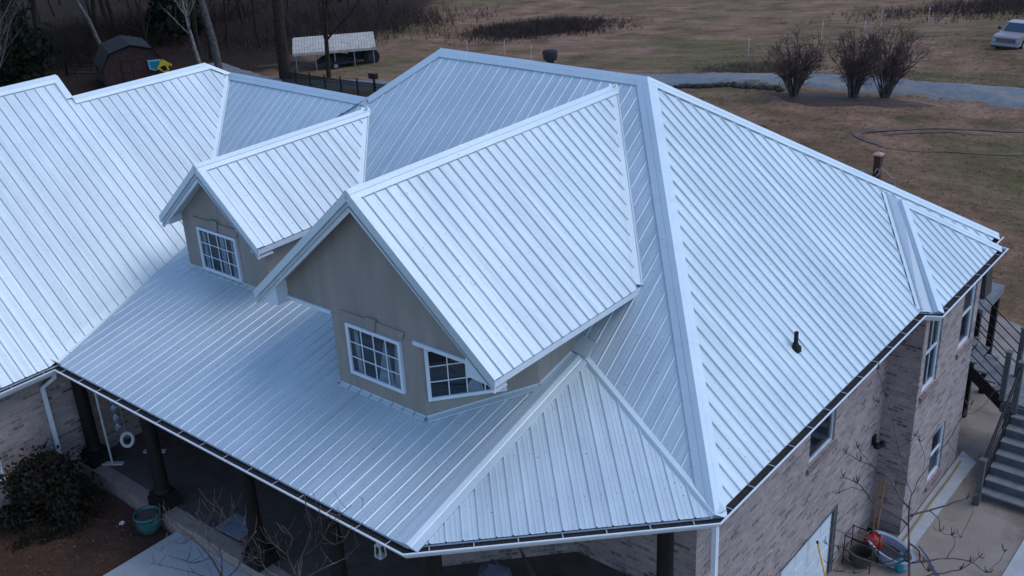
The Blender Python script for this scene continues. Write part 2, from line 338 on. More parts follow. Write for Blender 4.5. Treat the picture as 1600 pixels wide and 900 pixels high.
struct(ribbon('tyre_track', 'track_dirt', [(-10.9, 33.4), (-8.6, 33.7), (-6.6, 34.5), (-4.4, 35.6), (-2, 36.6)], [.05, .12, .12, .1, .05], .035))
# mulch beds, path and paving
def slab(name, mat, poly, ztop, thick):
    mb = MB(); mb.prism([(x, y, ztop) for x, y in poly], (0, 0, -thick)); return mb.build(name, mat)
struct(grid('mulch_bed', 'mulch', np.arange(-12.5, -8.1, .1), np.arange(-9.5, -2.8, .1), lambda X, Y: -2.685+.035*np.sin(X*5+np.sin(Y*4)*2)*np.sin(Y*6+np.sin(X*3))+.02*np.sin(X*13+Y*9)*np.sin(Y*17-X*7)+.012*np.sin(X*31+Y*23)))
bed2 = MB(); random.seed(8)
for k in range(26):
    a0, a1 = 2*math.pi*k/26, 2*math.pi*(k+1)/26
    rr = lambda a: 1+.12*math.sin(3*a+1)+.07*math.sin(7*a)
    g = lambda a, s: (lambda x, y: (x, y, gz(x, y)+.10*(1-s)+(.03 if s < .9 else -.02)))(-15.3+3.9*s*rr(a)*math.cos(a), 40.2+1.5*s*rr(a)*math.sin(a)+.14*3.9*s*math.cos(a))
    for s0, s1 in ((0, .35), (.35, .7), (.7, 1)):
        if s0 == 0: bed2.face([g(0, 0), g(a0, s1), g(a1, s1)])
        else: bed2.face([g(a0, s0), g(a0, s1), g(a1, s1), g(a1, s0)])
struct(bed2.build('shrub_bed', 'dark_mulch'))
struct(slab('path', 'path_concrete', [(-9.22, -2.87), (-3.2, -2.87), (-3.2, -4.1), (-7.3, -4.3), (-7.9, -5.1), (-8.2, -9.5), (-9.5, -9.5), (-9.32, -5.6), (-9.22, -4.4)], -2.60, .2))
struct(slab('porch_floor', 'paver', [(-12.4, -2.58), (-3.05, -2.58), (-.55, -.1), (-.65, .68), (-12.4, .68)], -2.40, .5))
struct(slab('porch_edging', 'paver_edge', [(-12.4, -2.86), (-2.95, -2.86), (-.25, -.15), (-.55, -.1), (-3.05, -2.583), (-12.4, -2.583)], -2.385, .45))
struct(slab('paving', 'slab_concrete', [(-.65, 1.5), (2.05, 1.5), (2.1, 9.4), (2.3, 10.6), (3.4, 16), (.5, 18.7), (-1.7, 19.6), (-6, 19.8), (-6, 11.45), (0, 11.45), (0, 8.1), (-.65, 8.1)], -5.43, .2))
struct(slab('lower_path', 'path_concrete', [(2.063, 1.5), (5.2, 1.5), (5.2, 9.6), (2.25, 9.9), (2.113, 9.4)], -5.40, .2))
struct(slab('kerb', 'path_concrete', [(.02, 7.9), (.38, 7.6), (.42, 11.6), (.02, 11.9)], -5.38, .15))

# ================================================================ house
mS, mE, mP, mW = .7157, .8567, .2209, .8404
GX, DP, A_, L_ = -12.0373, 2.9707, 4.2041, 12.12
house = empty('brick_house', (-6, 3, -5.45)); HO = V((-6, 3, -5.45))
tag(house, 'large brick house with ribbed silver metal roof, two stucco dormers and a front porch', 'house')
def hb(mb, name, mat, parent=None, **k):
    o = mb.build(name, mat, parent if parent is not None else house, **k)
    if parent is None: o.location = -HO
    return o
def sheet(poly, e, phase=0, height=.024, name='roof_slope', parent=None, lift=.004, minor=True, mat='roof_metal', mh=.0016):
    """ribbed metal sheet over a planar polygon; ribs run up the slope, square to direction e"""
    P = [V(p) for p in poly]; e = V(e).normalized(); nrm = V((0,0,0))
    for i in range(len(P)): nrm += P[i].cross(P[(i+1) % len(P)])
    nrm.normalize(); nrm = -nrm if nrm.z < 0 else nrm
    t = nrm.cross(e).normalized(); t = -t if t.z < 0 else t
    O = P[0]; st = [((p-O).dot(e), (p-O).dot(t)) for p in P]
    s0, s1 = min(a for a, _ in st), max(a for a, _ in st)
    prof = [(0, 0), (.016, height), (.025, height), (.038, 0)]
    if minor: prof += [(.098, 0), (.104, mh), (.116, mh), (.122, 0), (.158, 0), (.164, mh), (.176, mh), (.182, 0)]
    cols = set(round(a, 5) for a, _ in st); hs = {}
    k = math.floor((s0-phase)/RIB)-1
    while k*RIB+phase < s1+RIB:
        for ds, h in prof:
            s = k*RIB+phase+ds
            if s0 < s < s1: cols.add(round(s, 5))
        k += 1
    def hh(s):
        q = (s-phase) % RIB; pr = prof+[(RIB, 0)]
        for (a, ha), (b, hb_) in zip(pr, pr[1:]):
            if a <= q <= b: return ha+(hb_-ha)*(q-a)/(b-a) if b > a else ha
        return 0
    cols = sorted(cols); mb = MB(); N = len(st)
    for a, b in zip(cols, cols[1:]):
        if b-a < 1e-4: continue
        m = (a+b)/2; cr = []
        for i in range(N):
            (sa, ta), (sb, tb) = st[i], st[(i+1) % N]
            if (sa-m)*(sb-m) < 0:
                f = lambda s: ta+(tb-ta)*(s-sa)/(sb-sa)
                cr.append((f(m), f(a), f(b)))
        cr.sort(); ha, hb2 = hh(a+1e-6), hh(b-1e-6)
        for lo, hi in zip(cr[::2], cr[1::2]):
            q = [(a, lo[1], ha), (b, lo[2], hb2), (b, hi[2], hb2), (a, hi[1], ha)]
            pts = [O+e*s+t*tt+nrm*(h+lift) for s, tt, h in q]
            uv = [(s-phase+RIB*200, tt+20) for s, tt, h in q]
            if (pts[1]-pts[0]).cross(pts[2]-pts[0]).dot(nrm) < 0: pts.reverse(); uv.reverse()
            mb.face(pts, uv)
    o = hb(mb, name, mat, parent); return o, nrm
def inward(n, A, B, other, convex):
    d = (V(B)-V(A)).normalized(); w_ = n.cross(d).normalized()
    s = w_.dot(other); return (w_ if (s < 0) == convex else -w_)
def cap(A, B, n1, n2, w=.17, convex=True, lift=.030, name='ridge_cap', parent=None, w2=None, ext=0):
    A, B = V(A), V(B); d = (B-A).normalized(); A = A-d*ext; B = B+d*ext; w2 = w if w2 is None else w2
    u1, u2_ = inward(n1, A, B, n2, convex), inward(n2, A, B, n1, convex); nm = (n1+n2).normalized()
    pr = [u1*w+n1*(lift-.022), u1*w+n1*lift, u1*w*.42+n1*(lift+.004), u1*w*.36+n1*(lift+.012), nm*(lift+.022), u2_*w2*.36+n2*(lift+.012), u2_*w2*.42+n2*(lift+.004), u2_*w2+n2*lift, u2_*w2+n2*(lift-.022)]
    if not convex: pr = [u1*w+n1*lift, u1*.02+n1*lift, nm*(lift+.018), u2_*.02+n2*lift, u2_*w2+n2*lift]
    mb = MB()
    L = (B-A).length; k = max(1, round(L/3.05)); prev = None
    for i in range(k):
        a, b = A+d*(L*i/k), A+d*(L*(i+1)/k+(.06 if i < k-1 else 0)); up = nm*(.003*(k-i))
        for p, q in zip(pr, pr[1:]): mb.face([a+p+up, b+p+up, b+q+up, a+q+up])
    mb.face([A+p for p in pr]); mb.face([B+p for p in pr[::-1]])
    return hb(mb, name, 'trim_metal', parent)
# key points of the roof
Cc = V((0,0,0)); R1 = V((-A_/mE, A_/mS, A_)); R0 = V((-10.09, A_/mS, A_)); NE = V((0, L_, 0))
Pp = V((-3.02, -DP, 0)); G1 = V((GX, -DP, 0)); yb = mP*DP/(mS-mP); zb = mS*yb; AA = V((-3.197, yb, zb)); VB = V((GX-zb/mW, yb, zb))
b_ = 3.289; VT = V((GX-b_/mW, b_/mS, b_)); LR = V((-11.17, b_/mS, b_))
W12 = V((-16.293, 4.17, 3.577)); W11 = V((-16.293, .668, 3.577)); W2 = V((-16.79, .686, 3.994)); W3 = V((-16.79, -11, 3.994)); W0 = V((GX, -11, 0))
X_, Y_ = V((1,0,0)), V((0,1,0))
oN = V((0, -.045, 0))
def inset(a, b, inn, d): n = (V(b)-V(a)).normalized(); return V(a)+V(inn)*d, V(b)+V(inn)*d
# porch slope, upper south slope, east slope
_, nP = sheet([G1+V((.10,0,0)), Pp, AA, VB+V((.10,0,0))], X_, phase=.05, height=.009)
_, nS = sheet([Cc, R1, R0, LR, VT+V((.05,0,0)), VB+V((.05,0,0)), AA], X_, phase=.11, height=.009)
_, nE = sheet([Cc, NE, R1], Y_, phase=.02, height=.028)
_, nW = sheet([W0, G1+V((0,-.14,0)), VB+V((0,-.14,0)), VT+V((0,-.14,0)), W12+V((0,-.1,0)), W11, W2, W3], Y_, phase=.08)
_, nT = sheet([Pp, Cc, AA], (Cc-Pp), phase=.06, height=.026, mh=.004)
# rear and west slopes (seen only from other sides)
NWc = V((-15.34, L_, 0)); nN0 = (NE-R1).cross(R0-R1)
_, nN = sheet([NE, NWc, R0, R1], X_, minor=False)
_, nWe = sheet([NWc, R0, V((-15.34, -.4, 0))], Y_, minor=False)
_, nN2 = sheet([LR, VT, VT+V((-1.5, 0, 0)), V((-17.5, 9.2, 0)), V((-11.17, 9.2, 0))], X_, minor=False)
_, nWW = sheet([W3, W2, V((-21.6, .686, -.02)), V((-21.6, -11, -.02))], Y_, minor=False)
_, _n = sheet([W11, W12, V((-20.5, 4.17, 0)), V((-20.5, .668, 0))], Y_, minor=False)
hb(MB().face([V((GX-.35, -10.4, -.1)), V((-16.79, -10.4, 3.9)), V((-21.3, -10.4, -.1))]), 'gable_end', 'stucco')
hb(MB().face([W12, VT, V((-17.5, 9.2, 0)), V((-20.5, 4.17, 0))]), 'roof_slope', 'roof_metal')
# bump-out hip on the east side
E1 = V((0, 7.66, 0)); E2 = V((.27, 7.79, 0)); E3 = V((.27, 11.42, 0)); BA = V((-1.27, 9.61, 1.319)); VTb = V((-1.62, 9.68, 1.388))
fl = MB().face([E1, E2, BA+V((0,0,.03))]).face([E1, BA+V((0,0,.03)), VTb+V((-.05,0,.05))])
fl.face([BA+V((0,0,.03)), V((0.02, 11.5, 0)), VTb+V((-.05,0,.05))]).face([BA+V((0,0,.03)), E3, V((0.02, 11.5, 0))])
hb(fl, 'valley_flashing', 'trim_metal')
_, nB = sheet([E2, E3, BA], (E3-E2), phase=.04, height=.026)
nBs = V((0, -.71, .70)).normalized(); nBn = V((0, .71, .70)).normalized()
cap(E2, BA, nB, nBs, .15); cap(E3, BA, nB, nBn, .13); cap(E1+V((.0,0,0)), VTb, nE, nBs, .12, lift=.028, name='valley_flashing', w2=.05, convex=False)
# ridges and hips
cap(R0, R1, nS, nN, .19, ext=.03); cap(R1, Cc, nE, nS, .20, name='hip_cap'); cap(R1, NE, nE, nN, .16, name='hip_cap')
cap(LR, R0, nS, nWe, .16, name='hip_cap'); cap(VT, LR, nS, nN2, .17, ext=.02)
cap(AA, Pp, nT, nP, .19, name='hip_cap'); cap(AA, Cc, nT, nS, .19, name='hip_cap', w2=.06)
cap(W11, W12, nW, -nW.reflect(V((0,0,1))) if False else V((-nW.x, 0, nW.z)), .17); cap(W3, W2, nW, V((-nW.x, 0, nW.z)), .17)
for a, b in ((W2, W11), (W12, VT)):
    rk = MB(); rk.face([a+V((0,-.13,0))+nW*.034, b+V((0,-.13,0))+nW*.034, b+V((0,.02,0))+nW*.04, a+V((0,.02,0))+nW*.04]); rk.face([a+V((0,.02,0))+nW*.04, b+V((0,.02,0))+nW*.04, b+V((0,.02,-.18)), a+V((0,.02,-.18))]); hb(rk, 'rake_trim', 'trim_metal')
cap(G1+V((0,0,.0)), VB, nW, nP, .17, convex=False, lift=.002, name='valley_flashing', w2=.12)
cap(VB, VT, nW, nS, .12, convex=False, lift=.004, name='valley_flashing', w2=.06)
hb(MB().box((AA.x-.13, AA.y-.02, AA.z+.02), (AA.x+.13, AA.y+.20, AA.z+.10)) and MB().face([AA+V((-.20,-.02,.05)), AA+V((.16,-.10,.055)), AA+V((.22,.14,.20)), AA+V((-.14,.22,.24))]), 'flashing', 'trim_metal')

# ---- dormers
def dormer(name, dx, dz, dyf, w, m, wall_y, hw, phase, polys_extra=None):
    """gabled dormer: ridge along Y at x=dx; roof half width w, front at dyf"""
    ze = dz-m*w; back = dz/mS; sl = math.sqrt(1+m*m)
    off = V((dx, wall_y, zb)); mb = MB(); zt = dz-m*hw-.10; zw, dp_ = polys_extra
    mb.prism([(dx-hw, wall_y, zw), (dx+hw, wall_y, zw), (dx+hw, wall_y, zt), (dx, wall_y, dz-.10), (dx-hw, wall_y, zt)], (0, dp_, 0)); mb.v = [tuple(V(p)-off) for p in mb.v]
    d = mb.build(name, 'stucco', house); d.location = off-HO
    def pb(mb, nm, mat, **k): mb.v = [tuple(V(p)-off) for p in mb.v]; return mb.build(nm, mat, d, **k)
    def dsheet(poly, e, ph):
        o, n_ = sheet(poly, e, phase=ph, height=.026, parent=d); o.location = -off; return n_
    def dcap(*a, **k): o = cap(*a, parent=d, **k); o.location = -off
    ns = {}
    for s in (1, -1):
        fr = V((dx+s*w, dyf+.10, ze)); frt = V((dx, dyf+.10, dz)); bk = V((dx, back, dz)); vb = V((dx+s*w, ze/mS, ze))
        ins = V((0, -.17, 0))
        ns[s] = dsheet([fr, vb+ins, bk+ins, frt] if s > 0 else [fr, frt, bk+ins, vb+ins], Y_, phase)
        dcap(vb, bk, ns[s], nS, w=.17, convex=False, lift=.003, name='valley_flashing', w2=.05)
        # rake trim: flat wing on the roof, board on the gable
        a, b = V((dx+s*w, dyf, ze)), V((dx, dyf, dz)); n_ = ns[s]; t_ = (b-a).normalized()
        mb = MB(); mb.face([a+n_*.034, b+n_*.034, b+V((0,.15,0))+n_*.034, a+V((0,.15,0))+n_*.034]); mb.face([a+V((0,.15,0))+n_*.034, b+V((0,.15,0))+n_*.034, b+V((0,.15,0))+n_*.006, a+V((0,.15,0))+n_*.006])
        mb.face([a+n_*.034, b+n_*.034, b+V((0,-.012,-.11)), a+V((0,-.012,-.11))])
        pb(mb, 'rake_trim', 'trim_metal')
        mb = MB(); q = V((0, .03, 0)); mb.prism([a+q+V((-s*.0,0,-.02)), b+q+V((0,0,-.02)), b+q+V((0,0,-.22*sl)), a+q+V((-s*.02,0,-.22))], (0, .03, 0))
        pb(mb, 'rake_board', 'white_trim')
        # soffit: slope underside
        mb = MB(); q = V((0,0,-.19)); g = V((0, wall_y+.02-dyf, 0)); mb.face([a+q, b+q, b+q+g, a+q+g]); 
        mb.face([a+V((0,0,-.05)), vb+V((0,0,-.05)), V((dx,back,dz-.05)), b+V((0,0,-.05))])
        pb(mb, 'soffit', 'soffit')
        # boxed return at the foot of the rake, eave fascia
        xo, xi = dx+s*(w-.036), dx+s*(hw-.02); mb = MB()
        zi = ze+m*(w-hw)
        mb.prism([(xo, dyf+.045, ze-.04), (xi, dyf+.045, zi-.15), (xi, dyf+.045, ze-.11), (xo-s*.10, dyf+.045, ze-.135), (xo, dyf+.045, ze-.11)], (0, wall_y-dyf, 0))
        pb(mb, 'eave_return', 'white_trim')
        xo = dx+s*w; mb = MB(); mb.prism([(xo, dyf+.02, ze-.015), (xo, dyf+.02, ze-.115), (xo-s*.03, dyf+.02, ze-.115), (xo-s*.03, dyf+.02, ze-.015)], (0, ze/mS-dyf+.02, 0))
        mb.face([(xo-s*.03, dyf+.3, ze-.11), (xi, dyf+.3, ze-.11), (xi, ze/mS, ze-.11), (xo-s*.03, ze/mS, ze-.11)])
        pb(mb, 'fascia', 'white_trim')
    dcap(V((dx, dyf, dz)), V((dx, back, dz)), ns[1], ns[-1], w=.16, ext=0)
    return d, off, pb, ze
D1 = dormer('dormer', -10.96, 3.152, -.063, 1.52, .859, .28, 1.29, .05, (.55, 3.2))
D2 = dormer('dormer', -5.44, 4.05, -1.225, 2.617, .860, -.95, 2.09, .09, (1.765, 4.6))
D1[0]['label'] = 'smaller gabled dormer on the left'; D2[0]['label'] = 'larger gabled dormer with an angled window bay'
def wallprism(mb, poly, z0, z1): mb.prism([(x, y, z1) for x, y in poly], (0, 0, z0-z1))
# large dormer: wide gable carried over a three-sided bay
d, off, pb, ze = D2; dx, dz, m = -5.44, 4.05, .860; hw = 2.09; zt = dz-m*hw-.10
mb = MB(); wallprism(mb, [(-6.45, -.952), (-4.50, -.952), (-3.36, .42), (-3.36, 2.6), (-7.52, 2.6), (-7.52, .40)], .1, 1.763); pb(mb, 'bay_wall', 'stucco')
for x0, x1 in ((dx-hw-.005, -6.45), (-4.62, dx+hw+.005)): pb(MB().box((x0, -.985, 1.735), (x1, -.952, 1.80)), 'drip_trim', 'white_trim')
# step flashing at the foot of the dormers
def zP(x, y): return mP*(y+DP)
def zS(x, y): return mS*y
def base_flash(pts, roofz, pbf, seg=.2286, wd=.11):
    mb = MB()
    for (xa, ya), (xb, yb_) in zip(pts, pts[1:]):
        a, b = V((xa, ya, 0)), V((xb, yb_, 0)); d_ = (b-a); L = d_.length; d_.normalize(); o_ = V((d_.y, -d_.x, 0)); k = max(1, int(L/seg))
        for i in range(k):
            p, q = a+d_*(L*i/k+.008), a+d_*(L*(i+1)/k-.008)
            g = lambda p, o, dz_: V((p.x+o_.x*o, p.y+o_.y*o, roofz(p.x+o_.x*o, p.y+o_.y*o)+dz_))
            mb.face([g(p, wd, .036), g(q, wd, .036), g(q, 0, .042), g(p, 0, .042)]); mb.face([g(p, .004, .042), g(q, .004, .042), g(q, .004, .07), g(p, .004, .07)])
            mb.face([g(p, wd, .012), g(q, wd, .012), g(q, wd, .036), g(p, wd, .036)])
    pbf(mb, 'flashing', 'trim_metal')
base_flash([(-7.52, .40), (-6.45, -.952), (-4.50, -.952)], zP, D2[2], wd=.055)
base_flash([(-4.50, -.952), (-3.36, .42)], zP, D2[2], seg=9, wd=.10)
base_flash([(-3.36, .42), (-3.36, 1.3)], zP, D2[2], seg=9, wd=.09)
base_flash([(-12.25, .28), (-9.67, .28)], zP, D1[2], wd=.055)
# ---- windows
def window(p0, u, n_, wd, ht, cols, rows, parent, offp, fw_=.055, muntin=.016, sill=None, curtains=(), name='window', sash=False):
    """p0 lower-left outer corner, u along, n_ outward normal"""
    p0, u, n_ = V(p0)-V(offp), V(u).normalized(), V(n_).normalized(); z = V((0,0,1))
    o = lambda a, b, c: p0+u*a+z*b+n_*c
    def bx(mb, a0, b0, a1, b1, c0, c1): mb.obox(o((a0+a1)/2, (b0+b1)/2, (c0+c1)/2), u*(a1-a0)/2, z*(b1-b0)/2, n_*(c1-c0)/2)
    wn = MB()
    for a0, b0, a1, b1 in ((0, 0, wd, fw_), (0, ht-fw_, wd, ht), (0, fw_, fw_, ht-fw_), (wd-fw_, fw_, wd, ht-fw_)): bx(wn, a0, b0, a1, b1, -.01, .055)
    w_ = wn.build(name, 'frame_white', parent)
    if parent is house: w_.location = (0,0,0)
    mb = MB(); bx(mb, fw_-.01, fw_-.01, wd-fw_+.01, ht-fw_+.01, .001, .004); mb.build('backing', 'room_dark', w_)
    mb = MB()
    for c_ in range(1, cols): a = fw_+(wd-2*fw_)*c_/cols; bx(mb, a-muntin/2, fw_, a+muntin/2, ht-fw_, .026, .040)
    for r_ in range(1, rows): b = fw_+(ht-2*fw_)*r_/rows; bx(mb, fw_, b-muntin/2, wd-fw_, b+muntin/2, .027, .041)
    if sash: bx(mb, fw_, ht*.48, wd-fw_, ht*.48+.05, .025, .046)
    if mb.v: mb.build('muntin', 'frame_white', w_)
    mb = MB(); mb.face([o(fw_, fw_, .024), o(wd-fw_, fw_, .024), o(wd-fw_, ht-fw_, .024), o(fw_, ht-fw_, .024)]); mb.build('pane', 'window_glass', w_)
    if curtains:
        for a, b, c_, d_, top in curtains:
            n = 10; mb = MB()
            for i in range(n):
                f0, f1 = i/n, (i+1)/n; dd = lambda f: .010+.004*math.sin(f*26)
                A0, A1 = a+(b-a)*f0, a+(b-a)*f1; T0, T1 = c_+(d_-c_)*f0, c_+(d_-c_)*f1
                mb.face([o(A0, fw_, dd(f0)), o(A1, fw_, dd(f1)), o(T1, top, dd(f1)), o(T0, top, dd(f0))])
            mb.build('curtain', 'cloth', w_)
    return w_
O2, O1 = D2[1], D1[1]
window((-6.10, -.952, .79), (1,0,0), (0,-1,0), 1.21, .91, 4, 3, house, HO, curtains=((.16, .27, .14, .24, .8), (.62, .98, .82, .88, .80), (.98, 1.14, 1.06, 1.14, .84)))
ud = V((1.14, 1.372, 0)).normalized(); nd = V((ud.y, -ud.x, 0))
W2w = window(V((-4.50, -.952, .79))+ud*.05, ud, nd, 1.22, .91, 4, 3, house, HO)
lb = MB(); cpt = V((-4.50, -.952, .79))+ud*.78+nd*.02-HO     # child's chair back seen behind the glass
lb.prism([cpt+ud*(.13*math.cos(a))+V((0,0,.06+.22*max(0, math.sin(a)))) for a in [math.pi*k/9 for k in range(10)]], nd*.003); lb.build('curtain', 'cloth', W2w)
window((-11.72, .278, .81), (1,0,0), (0,-1,0), 1.22, .91, 4, 3, house, HO, curtains=((.10, .24, .10, .2, .8), (.66, .80, .66, .80, .85), (.95, 1.13, 1.02, 1.13, .85)))
def lintel(p0, wd, offp, parent, y):
    x0, z0 = p0; mb = MB()
    for a, b, c, e_, zz, zt, pr in ((-.09, .50*wd-.10, -.0, .50*wd-.10, 0, .17, .03), (.5*wd+.10, wd+.09, .5*wd+.10, wd+.02, 0, .17, .03)):
        pass
    mb.prism([(x0-.02, y, z0), (x0+wd*.5-.085, y, z0), (x0+wd*.5-.085, y, z0+.17), (x0-.10, y, z0+.17)], (0, -.03, 0))
    mb.prism([(x0+wd*.5+.085, y, z0), (x0+wd+.02, y, z0), (x0+wd+.10, y, z0+.17), (x0+wd*.5+.085, y, z0+.17)], (0, -.03, 0))
    mb.prism([(x0+wd*.5-.075, y, z0-.005), (x0+wd*.5+.075, y, z0-.005), (x0+wd*.5+.11, y, z0+.225), (x0+wd*.5-.11, y, z0+.225)], (0, -.055, 0))
    mb.v = [tuple(V(p)-V(offp)) for p in mb.v]; mb.build('lintel', 'stucco', parent)
lintel((-6.10, 1.715), 1.21, O2, D2[0], -.95); lintel((-11.72, 1.735), 1.22, O1, D1[0], .28)

# ---- walls
ZB = -5.9
mb = MB(); wallprism(mb, [(-12.4, .68), (-7.95, .68), (-6.47, -.95), (-4.50, -.95), (-2.9, .68), (-.77, .68), (-.77, 8.10), (-.12, 8.10), (-.12, 11.45), (-12.4, 11.45)], ZB, -.06); hb(mb, 'wall', 'brick')
def skin(x, y0, y1, z0, z1, holes, dep=.118, ends=(True, True)):
    ys_ = sorted({y0, y1}|{a for q in holes for a in (q[0], q[1])}); zs_ = sorted({z0, z1}|{a for q in holes for a in (q[2], q[3])}); mb = MB()
    for a, b in zip(ys_, ys_[1:]):
        for c, d in zip(zs_, zs_[1:]):
            m, n = (a+b)/2, (c+d)/2
            if any(q[0] < m < q[1] and q[2] < n < q[3] for q in holes): continue
            mb.face([(x, a, c), (x, b, c), (x, b, d), (x, a, d)])
    for (a, b, c, d) in holes:
        mb.face([(x, a, c), (x, a, d), (x-dep, a, d), (x-dep, a, c)]); mb.face([(x, b, c), (x-dep, b, c), (x-dep, b, d), (x, b, d)])
        mb.face([(x, a, c), (x-dep, a, c), (x-dep, b, c), (x, b, c)]); mb.face([(x, a, d), (x, b, d), (x-dep, b, d), (x-dep, a, d)])
    for i, y in enumerate((y0, y1)):
        if ends[i]: mb.face([(x, y, z0), (x, y, z1), (x-dep-.004, y, z1), (x-dep-.004, y, z0)])
    return hb(mb, 'wall', 'brick')
skin(-.65, .677, 8.097, ZB, -.06, [(4.60, 5.68, -2.02, -1.24), (3.7, 6.20, -5.43, -3.76)])
skin(0, 8.097, 11.453, ZB, -.06, [(8.32, 9.14, -2.15, -.43), (10.40, 11.20, -2.10, -.55), (9.50, 10.32, -4.98, -3.73)])
mb = MB(); wallprism(mb, [(-21.3, -10.4), (-12.4, -10.4), (-12.4, .5), (-12.402, 8.6), (-20.2, 8.6), (-21.3, .5)], ZB, -.10); hb(mb, 'wall', 'brick')
mb = MB()   # soffits under the eaves
for a, b in (((-12.39, -11), (-12.04, .6)), ): mb.box((a[0], a[1], -.10), (b[0], b[1], -.075))
mb.prism([(-12.38, -2.96, -.09), (-3.03, -2.96, -.09), (-.02, -.02, -.09), (-.02, 7.66, -.09), (.25, 7.8, -.09), (.25, 11.4, -.09), (-.02, 11.5, -.09), (-.02, 12.1, -.09), (-.6, 12.1, -.09), (-.6, 11.5, -.09), (-.1, 11.3, -.09), (-.1, 8.2, -.09), (-.75, 8.0, -.09), (-.75, .75, -.09), (-12.38, .75, -.09)], (0,0,.02))
hb(mb, 'soffit', 'soffit')
# ---- gutters
def offset_line(P, o):
    out = []
    for i, p in enumerate(P):
        d0 = (P[i]-P[i-1]).normalized() if i else None; d1 = (P[i+1]-P[i]).normalized() if i < len(P)-1 else None
        n0 = V((d0.y, -d0.x, 0)) if d0 else None; n1 = V((d1.y, -d1.x, 0)) if d1 else None
        if n0 is None: out.append(p+n1*o)
        elif n1 is None: out.append(p+n0*o)
        else: b = (n0+n1).normalized(); out.append(p+b*o/max(.35, b.dot(n0)))
    return out
gl = [V((GX, -11, 0)), V((GX, -DP, 0)), V((-3.02, -DP, 0)), V((0, 0, 0)), V((0, 7.66, 0)), V((.27, 7.80, 0)), V((.27, 11.45, 0)), V((0, 11.5, 0)), V((0, 12.15, 0))]
def sweep(P, prof):
    mb = MB(); Ls = [[q+V((0,0,z)) for q in offset_line(P, o)] for o, z in prof]
    for A, B in zip(Ls, Ls[1:]):
        for i in range(len(P)-1): mb.face([A[i], A[i+1], B[i+1], B[i]])
    return mb
gut = hb(sweep(gl, [(-.03, -.035), (-.03, -.15), (.05, -.155), (.075, -.11), (.115, -.075), (.125, -.04), (.14, -.035), (.14, -.022), (.115, -.022), (.112, -.045), (.06, -.12), (-.02, -.13)]), 'gutter', 'gutter_white')
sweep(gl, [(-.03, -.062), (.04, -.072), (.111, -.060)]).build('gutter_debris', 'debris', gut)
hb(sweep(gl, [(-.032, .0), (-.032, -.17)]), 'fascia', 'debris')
hg = MB()
for i in range(len(gl)-1):
    a, b = gl[i], gl[i+1]; L = (b-a).length; d_ = (b-a).normalized(); n_ = V((d_.y, -d_.x, 0)); k = max(1, round(L/.62)); 
    if L < 1: continue
    for j in range(k):
        p = a+d_*(L*(j+.5)/k); m_ = MB(); m_.obox(p+n_*.055+V((0,0,-.032)), n_*.062, d_*.008, V((0,0,.003)))
        m_.build('gutter_hanger', 'hanger', gut)
def downspout(pts, w_=.075):
    mb = MB()
    for a, b in zip(pts, pts[1:]): mb.bar(a, b, w_, w_*.8)
    return hb(mb, 'downspout', 'gutter_white')
downspout([(.03, -.03, -.12), (.035, -.02, -.2), (-.57, .60, -.62), (-.57, .60, -5.2)][:2] + [(.035, -.02, -5.3)], .085)
downspout([(-12.02, -3.08, -.14), (-12.02, -3.10, -.24), (-12.34, -3.22, -.50), (-12.34, -3.22, -2.45)])
# ---- porch posts
def post(x, y, z0=-2.385):
    mb = MB(); mb.lathe((x, y, z0), [(.0, .30), (.155, .30), (.155, .34), (.13, .38), (.125, 1.0), (.12, 1.9), (.12, 2.12), (.16, 2.16), (.16, 2.30)], 18)
    o = hb(mb, 'porch_post', 'dark_wood', smooth=False); mb = MB(); mb.box((x-.21, y-.21, z0), (x+.21, y+.21, z0+.22)); mb.box((x-.18, y-.18, z0+.223), (x+.18, y+.18, z0+.30)); mb.build('post_base', 'dark_wood', o)
for x, y in ((-12.16, -2.62), (-9.80, -2.66), (-7.05, -2.66), (-4.98, -2.66), (-2.92, -2.60), (-.62, -.26)): post(x, y)
# ---- east wall windows and door
O0 = HO
window((-.745, 4.605, -2.015), (0,1,0), (1,0,0), 1.07, .77, 1, 1, house, O0, fw_=.035)
window((-.095, 8.32, -2.15), (0,1,0), (1,0,0), .82, 1.72, 2, 1, house, O0, fw_=.06, sash=True)
window((-.095, 10.40, -2.10), (0,1,0), (1,0,0), .80, 1.55, 1, 1, house, O0, fw_=.06, sash=True)
window((-.095, 9.50, -4.98), (0,1,0), (1,0,0), .82, 1.25, 1, 1, house, O0, fw_=.06, sash=True)
window((-12.398, -5.25, -1.95), (0,1,0), (1,0,0), .95, .75, 1, 1, house, O0, fw_=.05)
for (x, y0, y1, z) in ((-.65, 4.52, 5.76, -2.03), (0, 8.24, 9.22, -2.16), (0, 10.32, 11.28, -2.11), (0, 9.42, 10.40, -4.99)):
    mb = MB(); n = int((y1-y0)/.075)
    for i in range(n): a = y0+(y1-y0)*i/n; mb.box((x+.001, a+.006, z-.12), (x+.05, a+(y1-y0)/n-.006, z-.004))
    o = hb(mb, 'window_sill', 'brick_red')
mb = MB(); mb.box((-.76, 3.71, -3.86), (-.67, 6.19, -3.77)); mb.box((-.76, 6.10, -5.43), (-.67, 6.19, -3.86)); mb.box((-.76, 3.71, -5.43), (-.67, 3.8, -3.86)); df = hb(mb, 'door_frame', 'grey_paint')
mb = MB(); 
for i in range(4): mb.box((-.755, 3.81, -5.42+i*.39), (-.72, 6.09, -5.42+i*.39+.38))
for i in range(4):
    for j in range(4): mb.box((-.722, 3.95+j*.55, -5.36+i*.39), (-.712, 4.35+j*.55, -5.10+i*.39))
mb.build('garage_door', 'white_trim', df)
